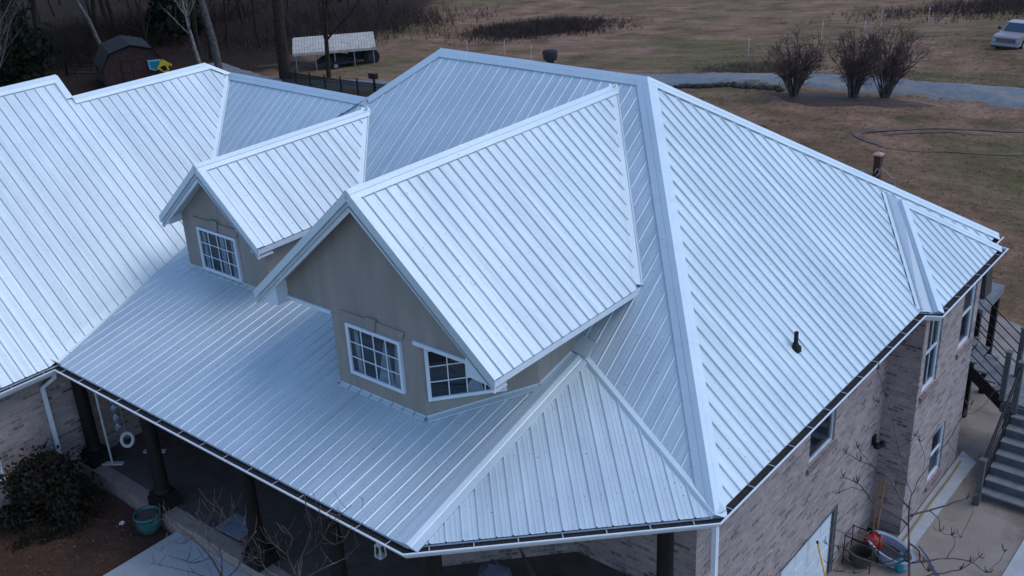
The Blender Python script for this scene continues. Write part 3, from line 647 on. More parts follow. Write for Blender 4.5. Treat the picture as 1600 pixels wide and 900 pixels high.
fl = MB(); fl.box((-.648, 7.66, -3.2), (-.60, 7.80, -3.0)); fl.lathe((-.53, 7.68, -3.22), [(.0, .1), (.05, .09), (.08, 0), (.0, .0)], 10); fl.lathe((-.50, 7.86, -3.26), [(.0, .1), (.05, .09), (.08, 0), (.0, .0)], 10); hb(fl, 'flood_light', 'black_metal')
# pipe boot and vent pipe on the east slope, mushroom vent behind the ridge
px_, py_ = -.76, 3.95; pz_ = -mE*px_
mb = MB(); mb.lathe((px_, py_, pz_), [(.10, -.06), (.095, .02), (.055, .055), (.048, .09), (.0, .09)], 18); vp = hb(mb, 'pipe_boot', 'rubber', smooth=True)
mb = MB(); mb.lathe((px_, py_, pz_), [(.036, 0), (.036, .29), (.028, .29), (.028, .22)], 14); mb.build('vent_pipe', 'rubber', vp, smooth=True)
mb = MB(); mb.lathe((-7.45, 6.25, 3.80), [(.075, 0), (.08, .40), (.135, .42), (.15, .50), (.155, .58), (.14, .605), (0, .62)], 20); hb(mb, 'mushroom_vent', 'rubber', smooth=True)

# ================================================================ foreground bare tree and shrubs (branch axes in metres)
TREE = [[(1.27, 5.53, -5.83), (1.14, 5.34, -4.31), (1.06, 5.28, -3.52), (1.01, 5.2, -2.64), (1.0, 5.22, -2.28)], [(1.0, 5.22, -2.28), (0.88, 5.16, -1.93), (0.77, 4.93, -1.26), (0.7, 4.72, -0.66), (0.56, 4.7, -0.21), (0.42, 4.5, 0.35)], [(1.0, 5.22, -2.28), (1.12, 5.24, -1.88), (1.22, 5.49, -1.58), (1.36, 5.6, -1.26), (1.5, 5.82, -0.82), (1.59, 5.89, -0.59)], [(0.98, 5.28, -2.64), (0.75, 5.13, -2.24), (0.7, 4.97, -1.94), (0.48, 4.83, -1.73), (0.23, 4.73, -1.62), (0.02, 4.56, -1.45)], [(1.0, 5.3, -2.99), (0.7, 5.12, -2.73), (0.45, 4.96, -2.53), (0.36, 4.75, -2.21), (0.22, 4.71, -2.07), (0.02, 4.56, -1.94)], [(1.06, 5.35, -3.73), (0.78, 5.05, -3.85), (0.45, 4.62, -3.54), (0.19, 4.51, -3.38), (-0.06, 4.29, -3.25)], [(0.99, 5.29, -2.79), (1.22, 5.56, -2.74), (1.44, 5.87, -2.72), (1.68, 6.13, -2.62), (1.81, 6.39, -2.6)], [(1.1, 5.38, -3.85), (1.38, 5.59, -3.78), (1.58, 5.86, -3.82), (1.9, 6.12, -3.92), (2.13, 6.45, -4.28)], [(1.58, 5.86, -3.82), (1.63, 6.02, -3.58), (1.6, 5.87, -3.29)], [(0.77, 4.93, -1.26), (0.93, 4.95, -1.08), (1.02, 4.94, -0.91)], [(0.7, 4.72, -0.66), (0.51, 4.7, -0.47), (0.45, 4.63, -0.31)], [(1.36, 5.6, -1.26), (1.55, 5.8, -1.59), (1.82, 5.97, -1.61)], [(1.12, 5.24, -1.88), (1.13, 5.25, -1.49), (1.05, 5.14, -1.14)], [(0.48, 4.83, -1.73), (0.33, 4.65, -1.47), (0.21, 4.58, -1.28)], [(0.75, 5.13, -2.24), (0.73, 5.14, -1.78), (0.73, 5.27, -1.65)], [(0.78, 5.05, -3.85), (0.61, 4.96, -3.59), (0.42, 4.94, -3.37), (0.44, 5.07, -3.3)], [(1.22, 5.56, -2.74), (1.33, 5.81, -3.01), (1.39, 5.91, -3.34), (1.55, 5.94, -3.36)], [(1.04, 5.34, -3.42), (1.15, 5.54, -3.64), (1.19, 5.72, -4.03), (1.27, 5.92, -4.32)], [(0.36, 4.75, -2.21), (0.16, 4.6, -2.13), (-0.01, 4.52, -2.26)], [(1.06, 5.28, -3.52), (0.92, 5.08, -3.66), (0.68, 4.97, -3.78), (0.38, 4.74, -3.99), (0.13, 4.46, -3.89)], [(1.68, 6.13, -2.62), (1.82, 6.12, -2.85), (1.68, 6.11, -3.47)], [(0.45, 4.62, -3.54), (0.29, 4.63, -3.74), (0.13, 4.37, -3.36), (-0.01, 4.34, -3.69)], [(1.5, 5.82, -0.82), (1.7, 5.96, -0.69), (1.89, 6.02, -0.28)], [(1.13, 5.42, -4.22), (1.46, 5.63, -4.1), (1.79, 6.0, -4.07), (2.01, 6.3, -3.88)], [(2.13, 6.45, -4.28), (2.31, 6.46, -3.98), (2.36, 6.54, -3.75)], [(1.1, 5.38, -3.85), (0.72, 4.92, -3.29), (0.25, 4.58, -3.09), (-0.0, 4.31, -2.89)]]
ST1 = [[(-6.06, -4.09, -1.97), (-6.04, -4.02, -1.4), (-6.16, -4.05, -0.96), (-6.33, -4.19, -0.59), (-6.56, -4.31, -0.33), (-6.61, -4.38, -0.02)], [(-6.04, -4.02, -1.4), (-5.95, -4.01, -0.88), (-5.94, -3.99, -0.42), (-5.82, -3.95, -0.05), (-5.87, -4.04, 0.15)], [(-6.04, -4.02, -1.4), (-5.79, -3.82, -1.05), (-5.69, -3.72, -0.71), (-5.52, -3.62, -0.46)], [(-6.16, -4.05, -0.96), (-6.31, -4.24, -1.01), (-6.58, -4.42, -0.91), (-6.75, -4.59, -0.7)], [(-5.94, -3.99, -0.42), (-5.83, -3.81, -0.25), (-5.81, -3.73, -0.06)], [(-6.33, -4.19, -0.59), (-6.44, -4.3, -0.68), (-6.59, -4.44, -0.61)], [(-5.95, -4.01, -0.88), (-6.06, -4.1, -0.58), (-6.09, -4.1, -0.3), (-6.16, -4.15, -0.08)], [(-6.04, -4.02, -1.4), (-6.23, -4.17, -1.27), (-6.52, -4.4, -1.13), (-6.88, -4.64, -1.03)], [(-5.79, -3.82, -1.05), (-5.64, -3.69, -1.0), (-5.47, -3.55, -0.83)], [(-5.69, -3.72, -0.71), (-5.76, -3.74, -0.5), (-5.64, -3.68, -0.31)], [(-6.09, -4.1, -0.3), (-5.97, -4.03, -0.16), (-5.97, -3.95, -0.05)], [(-6.56, -4.31, -0.33), (-6.7, -4.42, -0.28), (-6.81, -4.51, -0.37)]]
ST2 = [[(-4.36, -3.89, -1.22), (-4.27, -3.89, -0.6), (-4.2, -3.85, -0.16), (-4.07, -3.72, 0.26), (-4.02, -3.76, 0.62), (-4.04, -3.75, 0.91)], [(-4.27, -3.89, -0.6), (-4.35, -3.95, -0.16), (-4.24, -3.92, 0.19), (-4.33, -3.98, 0.4)], [(-4.2, -3.85, -0.16), (-3.98, -3.66, 0.05), (-3.87, -3.54, 0.34), (-3.6, -3.34, 0.65)], [(-4.27, -3.89, -0.6), (-4.05, -3.68, -0.42), (-3.79, -3.41, -0.25), (-3.59, -3.32, 0.0)], [(-4.07, -3.72, 0.26), (-3.94, -3.69, 0.45), (-3.9, -3.62, 0.69)], [(-4.35, -3.95, -0.16), (-4.51, -4.01, 0.02), (-4.57, -4.1, 0.16)], [(-4.27, -3.89, -0.6), (-4.5, -4.1, -0.46), (-4.62, -4.19, -0.24), (-4.6, -4.2, 0.1)], [(-3.98, -3.66, 0.05), (-3.77, -3.51, 0.04), (-3.63, -3.42, 0.26)]]

def smooth_line(P, k=3, jit=0, rnd=None):
    out = []; P = [V(p) for p in P]
    for i in range(len(P)-1):
        p0 = P[i-1] if i else P[i]*2-P[i+1]; p1, p2 = P[i], P[i+1]; p3 = P[i+2] if i+2 < len(P) else P[i+1]*2-P[i]
        for j in range(k):
            t = j/k; q = .5*((2*p1)+(-p0+p2)*t+(2*p0-5*p1+4*p2-p3)*t*t+(-p0+3*p1-3*p2+p3)*t**3)
            if jit: q = q+V([rnd.uniform(-jit, jit) for _ in range(3)])
            out.append(q)
    out.append(P[-1]); return out
def line_plant(name, base, polys, r0, label, cat, claw=True, seed=1, mat='twig_fore', crown='branches', taper=.75):
    rnd = random.Random(seed); o = empty(name, base); tag(o, label, cat); B = V(base)
    used = {}
    tr = MB(); br = MB()
    for i, P in enumerate(polys):
        key = tuple(P[0]); r = used.get(key, r0)*(1 if i == 0 else .62)
        for q in range(1, len(P)): used[tuple(P[q])] = max(.006, r*(1-taper*q/len(P)))
        L = smooth_line(P, 3, .012, rnd); n = len(L); rad = [max(.0045, r*(1-taper*k/n)) for k in range(n)]
        (tr if i == 0 else br).tube([p-B for p in L], rad, 6)
        if i and claw:
            for q in ([len(P)-1] if len(P) < 4 else [len(P)-1, len(P)-2]):
                tip = V(P[q])-B; d = (V(P[q])-V(P[q-1])).normalized()
                for c in range(rnd.randint(3, 5)):
                    e = (d*.5+V([rnd.uniform(-1, 1) for _ in range(3)])+V((0,0,.7))).normalized(); Lc = rnd.uniform(.07, .17)
                    br.tube([tip, tip+e*Lc*.6, tip+(e+V((0,0,.5))).normalized()*Lc], [.0075, .0075, .006], 4)
        elif i:
            for q in range(1, len(P)):
                for c in range(3):
                    a = V(P[q])-B+(V(P[q-1])-V(P[q]))*rnd.random(); e = V((rnd.uniform(-1, 1), rnd.uniform(-1, 1), rnd.uniform(.1, 1.2))).normalized()
                    br.tube([a, a+e*rnd.uniform(.08, .16), a+(e+V((0,0,.4)))*rnd.uniform(.18, .3)], [.005, .004, .003], 3)
    tr.build('trunk', mat, o, smooth=True); br.build(crown, mat, o, smooth=True); return o
TREE[0][0] = (1.20, 5.50, -5.5)
line_plant('bare_tree', (1.20, 5.50, -5.5), TREE, .033, 'thin leafless tree with clawed twig tips in front of the brick side wall', 'tree')
ST1[0].insert(0, (-6.10, -4.15, -2.72)); ST2[0].insert(0, (-4.42, -3.95, -2.72))
line_plant('bare_shrub', (-6.1, -4.15, -2.72), ST1, .022, 'leafless branching shrub rising in front of the concrete path', 'shrub', claw=False, seed=4)
line_plant('bare_shrub', (-4.42, -3.95, -2.72), ST2, .020, 'leafless branching shrub below the porch gutter, right of the path', 'shrub', claw=False, seed=5)

# ================================================================ trees
def branch_tree(seed, h, r, spread=.9, levels=4, lean=0, fork=.35, nb=(5, 6, 5), up=.55, wig=.12):
    """returns trunk and crown mesh builders of a leafless tree standing at the origin"""
    rnd = random.Random(seed); tr, cr = MB(), MB()
    def grow(p, d, L, rad, lev):
        n = 6 if lev == 0 else 4; pts = [p]; q = p; dd = d
        for i in range(n):
            dd = (dd+V([rnd.gauss(0, wig) for _ in range(3)])+V((0, 0, .05*lev))).normalized(); q = q+dd*L/n; pts.append(q)
        (tr if lev == 0 else cr).tube(pts, [rad*(1-.72*i/n) for i in range(n+1)], 7 if lev == 0 else (4 if lev == 1 else 3), cap=False)
        if lev >= levels-1: return
        k = nb[min(lev, len(nb)-1)]
        for j in range(k):
            t = (fork+(1-fork)*(j+rnd.random())/k) if lev == 0 else (.2+.8*(j+rnd.random())/k); i = min(n-1, int(t*n)); b = pts[i].lerp(pts[i+1], t*n-i)
            a = rnd.uniform(0, 2*math.pi); side = V((math.cos(a), math.sin(a), 0)); e = (dd*.35+side*spread+V((0,0,up))).normalized()
            grow(b, e, L*rnd.uniform(.38, .6)*(1-.35*t if lev == 0 else 1), rad*(1-.7*t)*.55, lev+1)
    grow(V((0,0,-.2)), V((lean, 0, 1)).normalized(), h, r, 0); return tr, cr
def make_tree(name, seed, label, bark='bark_dark', **k):
    o = empty(name); tr, cr = branch_tree(seed, **k); tr.build('trunk', bark, o, smooth=True); cr.build('crown', bark, o); tag(o, label, 'tree'); return o
def put(o, x, y, rz=0, s=1, dz=0):
    o.location = (x, y, float(bumpy(x, y))+dz); o.rotation_euler[2] = rz; o.scale = (s, s, s); return o
protos = [make_tree('bare_tree', 11+i, 'x', h=h, r=r, nb=nb, fork=f, wig=w_, spread=s_) for i, (h, r, nb, f, w_, s_) in enumerate((
    (17, .22, (13, 6, 5), .25, .05, .8), (15, .16, (12, 6, 4), .2, .07, .9), (19, .28, (14, 6, 5), .35, .05, .8), (12, .13, (10, 6, 5), .15, .09, 1.0), (7, .07, (9, 6, 5), .08, .12, 1.1)))]
GW = 'leafless trees of the dark wood'
used = set(); rw = random.Random(77)
# wood: rows beyond the shed and gate, denser towards the back
spots = []
for row in range(9):
    for k in range(15):
        a = -70+row*-7.5+rw.uniform(-3, 3); t = k*6.6-22+rw.uniform(-2.6, 2.6)
        x = a-.20*t; y = 26+row*3.0+t*1.0
        spots.append((x, y))
def fwdpos(x, y, z): 
    d = V((x, y, z))-cam.location; zc = d.dot(fw); return (800+1679.76*d.dot(r2)/zc, 450-1679.76*d.dot(u2)/zc, zc)
NT = 0; labels_w = ['slim leafless tree in the dark wood behind the carport and shed']
for (x, y) in spots:
    px, py, zc = fwdpos(x, y, float(H(x, y)))
    if zc < 60 or px > 610 or px < -90 or py > 118: continue
    if 440 < px < 640 and py > 48: continue
    if 150 < px < 275 and py > 90: continue
    if 85 < px < 175 and py > 72 : continue
    i = rw.choice((0, 1, 1, 2, 3, 3, 4, 4))
    o = copy_tree(protos[i]) if i in used else protos[i]; used.add(i)
    put(o, x, y, rw.uniform(0, 6.28), rw.uniform(.8, 1.2)); tag(o, labels_w[0], 'tree', GW); NT += 1
for i, p in enumerate(protos):
    if i not in used: put(p, -95-i*3, 40+i*4); tag(p, labels_w[0], 'tree', GW)
print('wood trees', NT)
def solo(seed, x, y, label, bark, **k):
    o = make_tree('bare_tree', seed, label, bark, **k); return put(o, x, y)
solo(31, -60.2, 40.9, 'thick dark trunk left of the carport, bare crown above the frame', 'bark_dark', h=18, r=.52, nb=(10, 6, 5), fork=.45, wig=.03)
solo(32, -56.9, 42.4, 'slender bare tree growing in front of the carport roof', 'bark_dark', h=11, r=.20, nb=(12, 6, 5), fork=.2, wig=.07)
solo(33, -66.2, 39.3, 'tall pale grey trunk to the right of the shed', 'bark_grey', h=20, r=.32, nb=(9, 5, 4), fork=.5, wig=.04)
solo(34, -72.0, 41.5, 'broken pale-limbed dead tree behind the shed', 'bark_pale', h=6.5, r=.22, nb=(9, 4), levels=3, fork=.5, wig=.10, spread=.9, up=.9)
solo(35, -79.5, 37.5, 'grey leaning trunk behind the left end of the gate', 'bark_grey', h=15, r=.22, nb=(8, 5, 4), fork=.5, lean=.06)
# pale bare twigs overhanging the evergreen at the far left
solo(36, -61.0, 18.6, 'pale twiggy bare tree in front of the dark evergreen', 'bark_grey', h=9.5, r=.10, nb=(16, 8, 7), fork=.25, wig=.1)
def leaf_tree(name, seed, x, y, h, rad, label, cat='tree', n=9000, mat='evergreen', leaf=.16, trunk_r=.25, base=0, shape=.75, sc_=1):
    rnd = random.Random(seed); o = empty(name); tr, lf = MB(), MB()
    tr.tube([(0,0,-.2), (0,0,h*.5), (0,0,h*.96)], [trunk_r, trunk_r*.6, .03], 7)
    cl = []
    for i in range(90):
        t = rnd.random()**.8; z = base+(h-base)*t; rr = rad*(1-t**1.5)**shape*(.55+.5*rnd.random()); a = rnd.uniform(0, 6.28)
        c = V((rr*math.cos(a), rr*math.sin(a), z)); cl.append((c, rad*rnd.uniform(.12, .26)))
        tr.tube([(0, 0, z*.9), tuple(c)], [.05*trunk_r/.25, .012], 3)
    for i in range(n):
        c, s = rnd.choice(cl); d = V([rnd.gauss(0, 1) for _ in range(3)]); p = c+d*s*.62; 
        if p.z < .02: p.z = .02
        u = V([rnd.gauss(0, 1) for _ in range(3)]).normalized(); v = u.orthogonal().normalized(); l = leaf*rnd.uniform(.6, 1.4)
        lf.face([p-u*l-v*l*.35, p+u*l*.2-v*l*.5, p+u*l, p-u*l*.2+v*l*.5])
    tr.build('trunk', 'bark_dark', o); lf.build('crown' if trunk_r > .1 else 'foliage', mat, o); tag(o, label, cat)
    o.location = (x, y, float(H(x, y))); return o
leaf_tree('evergreen_tree', 5, -74.5, 24.2, 15, 4.6, 'large dark evergreen tree at the far left edge of the photograph', n=26000, leaf=.24, shape=.45)
leaf_tree('evergreen_tree', 6, -84.0, 27.5, 15, 4.0, 'taller dark evergreen behind the one at the left edge', n=13000, leaf=.24, shape=.6)
leaf_tree('evergreen_tree', 7, -90.5, 52.0, 12, 2.6, 'narrow dark evergreen deep in the wood behind the dead tree', n=8000, leaf=.24, shape=.6)
hl = leaf_tree('holly_shrub', 9, -11.6, -3.95, 1.2, .85, 'dark rounded evergreen shrub against the brick wall under the downspout', 'shrub', n=6500, mat='holly', leaf=.045, trunk_r=.05, shape=.35); hl.location.z = -2.7
# three multi-stem shrubs by the driveway
def stem_shrub(name, seed, x, y, h, w_, label, n=40, mat='twig_red', group=None):
    rnd = random.Random(seed); o = empty(name); st, cr = MB(), MB()
    for i in range(n):
        a = rnd.uniform(0, 6.28); k = rnd.uniform(.15, 1)**.7; tip = V((w_*k*math.cos(a), w_*k*math.sin(a), h*(.40+.62*math.sqrt(max(0, 1-k*k*.92)))*rnd.uniform(.86, 1.03)))
        b = V((.22*math.cos(a)*rnd.random(), .22*math.sin(a)*rnd.random(), -.05)); mid = b.lerp(tip, .5)+V((0,0,h*.12))+V([rnd.gauss(0, .05) for _ in range(3)])
        L = smooth_line([b, b.lerp(mid, .5)+V((0,0,.1)), mid, tip], 2); st.tube(L, [.034*(1-.8*j/len(L)) for j in range(len(L))], 4)
        for j in range(16):
            t = rnd.uniform(.35, 1); q = L[min(len(L)-1, int(t*len(L)))]; e = (V((math.cos(a), math.sin(a), 0))*.3+V([rnd.gauss(0, .5) for _ in range(3)])+V((0,0,.9))).normalized(); l = rnd.uniform(.25, .62)
            q2 = q+e*l; cr.tube([q, q+e*l*.5+V([rnd.gauss(0, .03) for _ in range(3)]), q2], [.012, .009, .006], 3)
            for c in range(3):
                e2 = (e+V([rnd.gauss(0, .6) for _ in range(3)])).normalized(); cr.tube([q+e*l*.6, q+e*l*.6+e2*l*.55], [.007, .005], 3)
                if rnd.random() < .55:
                    pp = q+e*l*.6+e2*l*.55; uu = V([rnd.gauss(0, 1) for _ in range(3)]).normalized()*.035; vv = uu.orthogonal().normalized()*.025; cr.face([pp-uu, pp-vv, pp+uu, pp+vv])
    st.build('stem', 'bark_grey', o); cr.build('crown', mat, o); tag(o, label, 'shrub', group); return put(o, x, y, 0, 1)
stem_shrub('multi_stem_shrub', 1, -17.9, 40.0, 2.85, 1.75, 'leftmost of the three bare reddish shrubs beside the gravel drive')
stem_shrub('multi_stem_shrub', 2, -15.1, 40.9, 3.05, 1.55, 'middle one of the three bare reddish shrubs beside the gravel drive')
stem_shrub('multi_stem_shrub', 3, -13.75, 41.6, 3.15, 1.7, 'rightmost of the three bare reddish shrubs beside the gravel drive')
# brush thickets: uncountable twigs
def thicket(name, seed, cx, cy, a, b, rot, n, h, mat, label):
    rnd = random.Random(seed); mb = MB(); c_, s_ = math.cos(rot), math.sin(rot)
    for i in range(n):
        u, v_ = rnd.gauss(0, .42)*a, rnd.gauss(0, .42)*b; x, y = cx+u*c_-v_*s_, cy+u*s_+v_*c_; z = float(bumpy(x, y)); hh = h*rnd.uniform(.3, 1)*math.exp(-((u/a)**2+(v_/b)**2)*.8)
        for k in range(4):
            e = V((rnd.gauss(0, .45), rnd.gauss(0, .45), 1)).normalized(); p = V((x, y, z)); q = p+e*hh*.6; r_ = q+(e+V([rnd.gauss(0, .4) for _ in range(3)]))*hh*.4
            mb.tube([p, q, r_], [.014, .010, .006], 3, cap=False)
    o = mb.build(name, mat); tag(o, label, 'brush', kind='stuff'); return o
thicket('brush_thicket', 1, -56.0, 67.5, 8.5, 6, .75, 2600, 1.1, 'brush', 'low dark brown thicket of bare twigs in the middle of the far field')
thicket('brush_thicket', 2, -14, 84, 18, 9, .45, 2800, 1.3, 'brush', 'dark bare brush along the top right edge of the field')
thicket('brush_thicket', 3, -80, 62, 15, 12, .9, 4200, 2.4, 'brush', 'tangled undergrowth at the edge of the dark wood')
thicket('brush_thicket', 4, -97, 44, 12, 26, .2, 4200, 3.2, 'bark_dark', 'dark undergrowth deep inside the wood')
# tufts of straw on the field close to the drive, grass tufts near the house
def tufts(name, seed, n, region, h, mat, label):
    rnd = random.Random(seed); mb = MB()
    for i in range(n):
        x, y = region(rnd); z = float(bumpy(x, y)); hh = h*rnd.uniform(.5, 1.3)
        for k in range(5):
            e = V((rnd.gauss(0, .6), rnd.gauss(0, .6), 1)).normalized(); s = V((rnd.gauss(0, 1), rnd.gauss(0, 1), 0)).normalized()*.02
            p = V((x+rnd.gauss(0, .05), y+rnd.gauss(0, .05), z)); mb.face([p-s, p+s, p+e*hh])
    o = mb.build(name, mat); tag(o, label, 'grass', kind='stuff')
veg('straw', ((.3, (.10, .07, .04)), (.7, (.20, .155, .10))), 1.2); veg('grass', ((.3, (.085, .080, .035)), (.7, (.16, .13, .075))), .4)
tufts('dry_grass', 3, 1400, lambda r: (-24.4+r.gauss(0, 1.3)-.0, 48.3+r.gauss(0, .7)), .3, 'straw', 'pale dry grass clump along the far side of the driveway')
tufts('lawn_grass', 4, 12000, lambda r: (lambda t: (r.uniform(-30, 2)+0, 20+45*t**1.0))(r.random()), .05, 'grass', 'thin winter lawn of green and brown tufts behind the house')

# ================================================================ stones edging the drive
rnd = random.Random(12)
for i in range(30):
    t = i/29; x = -25.6+6.6*t+rnd.uniform(-.05, .05); y = 41.2-.55*t+.25*math.sin(t*3)+rnd.uniform(-.12, .12)
    bm = bmesh.new(); bmesh.ops.create_icosphere(bm, subdivisions=2, radius=1)
    s = V((rnd.uniform(.16, .32), rnd.uniform(.13, .24), rnd.uniform(.10, .2)))
    for v in bm.verts: v.co = V((v.co.x*s.x, v.co.y*s.y, v.co.z*s.z))*(1+rnd.uniform(-.14, .14))
    me = bpy.data.meshes.new('edging_stone'); bm.to_mesh(me); bm.free(); me.materials.append(MAT['stone']); o = bpy.data.objects.new('edging_stone', me); C.objects.link(o)
    o.location = (x, y, float(bumpy(x, y))+.07); o.rotation_euler[2] = rnd.uniform(0, 3); tag(o, 'dark rough stone in the row edging the gravel drive', 'stone', 'dark stones edging the drive')
# fence stakes in the field
for (x, y, lab) in ((-45.28, 52.6, 'white fence stake just above the ridge, left of the mushroom vent'), (-28.2, 54.7, 'white fence stake standing behind the drive, midway along the field'), (-26.7, 62.9, 'white fence stake above the leftmost bare shrub'), (-24.5, 65.2, 'white fence stake directly above the middle bare shrub'), (-25.8, 71.6, 'farther white fence stake above the rightmost bare shrub'), (-22.6, 72.7, 'rightmost white fence stake, nearest the pickup'), (-52.6, 53.5, 'white fence stake right of the carport track'), (-49.5, 54.5, 'white fence stake left of the roof peak')):
    o = empty('fence_stake', (x, y, float(bumpy(x, y)))); tag(o, lab, 'stake'); mb = MB(); mb.tube([(0,0,-.1), (.02,0,1.25)], [.024, .02], 6); mb.build('stake', 'white_plastic', o)
    mb = MB(); mb.box((-.03, -.05, 1.0), (.06, .05, 1.05)); mb.build('clip', 'white_plastic', o)

# ================================================================ pickup truck
def truck():
    o = empty('pickup_truck', (-12.45, 56.6, float(bumpy(-12.7, 57.5))), R(-4)); o.scale = (.9, .9, .86); tag(o, 'weathered silver pickup truck parked in the field at the top right', 'truck')
    m = MB()   # front faces -Y, width 1.75
    W = .87
    prof = [(-.02, .42), (-.06, .62), (-.05, .98), (.12, 1.06), (1.25, 1.14), (1.28, 1.14), (3.0, 1.14), (3.05, 1.20), (5.0, 1.20), (5.05, .5), (4.55, .42), (4.5, .62), (4.3, .82), (3.9, .84), (3.66, .62), (3.6, .38), (1.35, .38), (1.3, .62), (1.08, .82), (.68, .82), (.46, .62), (.42, .42)]
    m.prism([(-W, y, z) for y, z in prof], (2*W, 0, 0)); b = m.build('body', 'truck_paint', o, bevel=.04)
    m = MB(); a = [(-W+.05, 1.22, 1.13), (W-.05, 1.22, 1.13), (W-.05, 3.0, 1.13), (-W+.05, 3.0, 1.13)]; t = [(-W+.18, 1.85, 1.66), (W-.18, 1.85, 1.66), (W-.18, 2.82, 1.66), (-W+.18, 2.82, 1.66)]
    m.face(a[::-1]); m.face(t)
    for i in range(4): j = (i+1) % 4; m.face([a[i], a[j], t[j], t[i]])
    m.build('cab', 'truck_paint', o, bevel=.05)
    m = MB(); L = lambda p, q, f: V(p).lerp(V(q), f)
    def pane(p, q, r, s, off): 
        P = [V(x) for x in (p, q, r, s)]; c = sum(P, V((0,0,0)))/4; P = [c+(x-c)*.84+V(off) for x in P]; return MB().face(P)
    pane(a[0], a[1], t[1], t[0], (0, -.03, .02)).build('windshield', 'truck_glass', o)
    pane(a[1], a[2], t[2], t[1], (.03, 0, .01)).build('side_window', 'truck_glass', o); pane(a[3], a[0], t[0], t[3], (-.03, 0, .01)).build('side_window', 'truck_glass', o)
    m = MB(); m.box((-.62, -.09, .68), (.62, -.055, .90))
    gr = m.build('grille', 'truck_dark', o)
    m = MB()
    for k in range(5): m.box((-.6, -.10, .70+k*.042), (.6, -.092, .712+k*.042))
    m.build('grille_bar', 'rim', gr)
    for s in (-1, 1):
        m = MB(); m.box((s*.64-.13*(s > 0)*0, -.092, .70), (s*.84, -.05, .90)) if s > 0 else m.box((-.84, -.092, .70), (-.64, -.05, .90)); m.build('headlight', 'tub_grey', o)
        m = MB(); m.tube([(s*(W-.02), 1.5, 1.22), (s*(W+.16), 1.48, 1.27)], .02, 5); m.box((min(s*(W+.1), s*(W+.28)), 1.44, 1.2), (max(s*(W+.1), s*(W+.28)), 1.5, 1.38)); m.build('mirror', 'truck_dark', o)
    m = MB(); m.box((-.90, -.20, .44), (.90, -.04, .60)); m.build('bumper', 'rim', o, bevel=.02)
    m = MB(); m.box((-.86, -.14, .30), (.86, -.02, .437)); m.build('valance', 'truck_dark', o)
    for s in (-1, 1):
        for y in (.88, 4.1):
            m = MB(); m.tube([(s*(W-.22), y, .34), (s*(W+.0), y, .34)], .345, 20); wl = m.build('tyre', 'rubber', o)
            m = MB(); m.tube([(s*(W+.003), y, .34), (s*(W+.012), y, .34)], .19, 16); m.build('rim', 'rim', wl)
truck()
# ================================================================ carport and what stands under it
zc_ = float(H(-60.5, 46.4))-.15
cp = empty('carport', (-62.56, 44.05, zc_), math.atan2(4.62, 4.10)); tag(cp, 'open metal carport with a pale ribbed roof beside the wood', 'carport')
LC, WC, HC = 6.2, 5.4, 1.62; hh = 0.62
m = MB(); prof = [(-.15, HC-.26), (-.15, HC-.05), (.15, HC+.16), (WC/2, HC+hh), (WC-.15, HC+.16), (WC+.15, HC-.05), (WC+.15, HC-.26)]
n = 58
for i in range(n):
    x0, x1 = -.2+(LC+.4)*i/n, -.2+(LC+.4)*(i+1)/n; up0, up1 = (.03 if i % 2 else 0), (.03 if (i+1) % 2 else 0)
    for (y0, z0), (y1, z1) in zip(prof, prof[1:]): m.face([(x0, y0, z0+up0), (x1, y0, z0+up1), (x1, y1, z1+up1), (x0, y1, z1+up0)])
m.build('roof', 'carport_roof', cp)
for y in (0, WC):
    for i in range(5):
        m = MB(); m.box((LC*i/4-.035, y-.035, -.3), (LC*i/4+.035, y+.035, HC)); m.build('leg', 'galv', cp)
m = MB()
for y in (0, WC): m.box((-.1, y-.03, HC-.05), (LC+.1, y+.03, HC+.02))
for i in range(5): m.bar((LC*i/4, 0, HC), (LC*i/4, WC/2, HC+hh-.05), .05); m.bar((LC*i/4, WC, HC), (LC*i/4, WC/2, HC+hh-.05), .05)
m.build('frame', 'galv', cp)
# old tractor with two big and two small wheels parked under its right end
tr = empty('tractor', (-60.0, 48.7, zc_), math.atan2(4.62, 4.10)+.15); tag(tr, 'dark tractor with black tyres under the right end of the carport', 'tractor')
MB().box((-1.0, -.28, .65), (.55, .28, 1.15)).build('hood', 'black_metal', tr, bevel=.05); MB().box((-1.05, -.3, .45), (1.1, .3, .648)).build('chassis', 'truck_dark', tr)
MB().box((.45, -.3, 1.0), (.9, .3, 1.1)).box((.86, -.3, 1.103), (.94, .3, 1.45)).build('seat', 'rubber', tr); mb = MB(); mb.tube([(.1, 0, 1.15), (.3, 0, 1.42)], .02, 6); mb.tube([(.3+.03*math.cos(a)*1, .2*math.cos(a), 1.42+.2*math.sin(a)*.5) for a in [k*.7 for k in range(10)]], .018, 5); mb.build('steering_wheel', 'rubber', tr)
for s in (-1, 1):
    for x, r_ in ((.75, .66), (-.8, .36)):
        mb = MB(); mb.tube([(x, s*.42, r_), (x, s*.74, r_)], r_, 22); w0 = mb.build('tyre', 'rubber', tr); mb = MB(); mb.tube([(x, s*.75, r_), (x, s*.76, r_)], r_*.5, 16); mb.build('rim', 'truck_dark', w0)
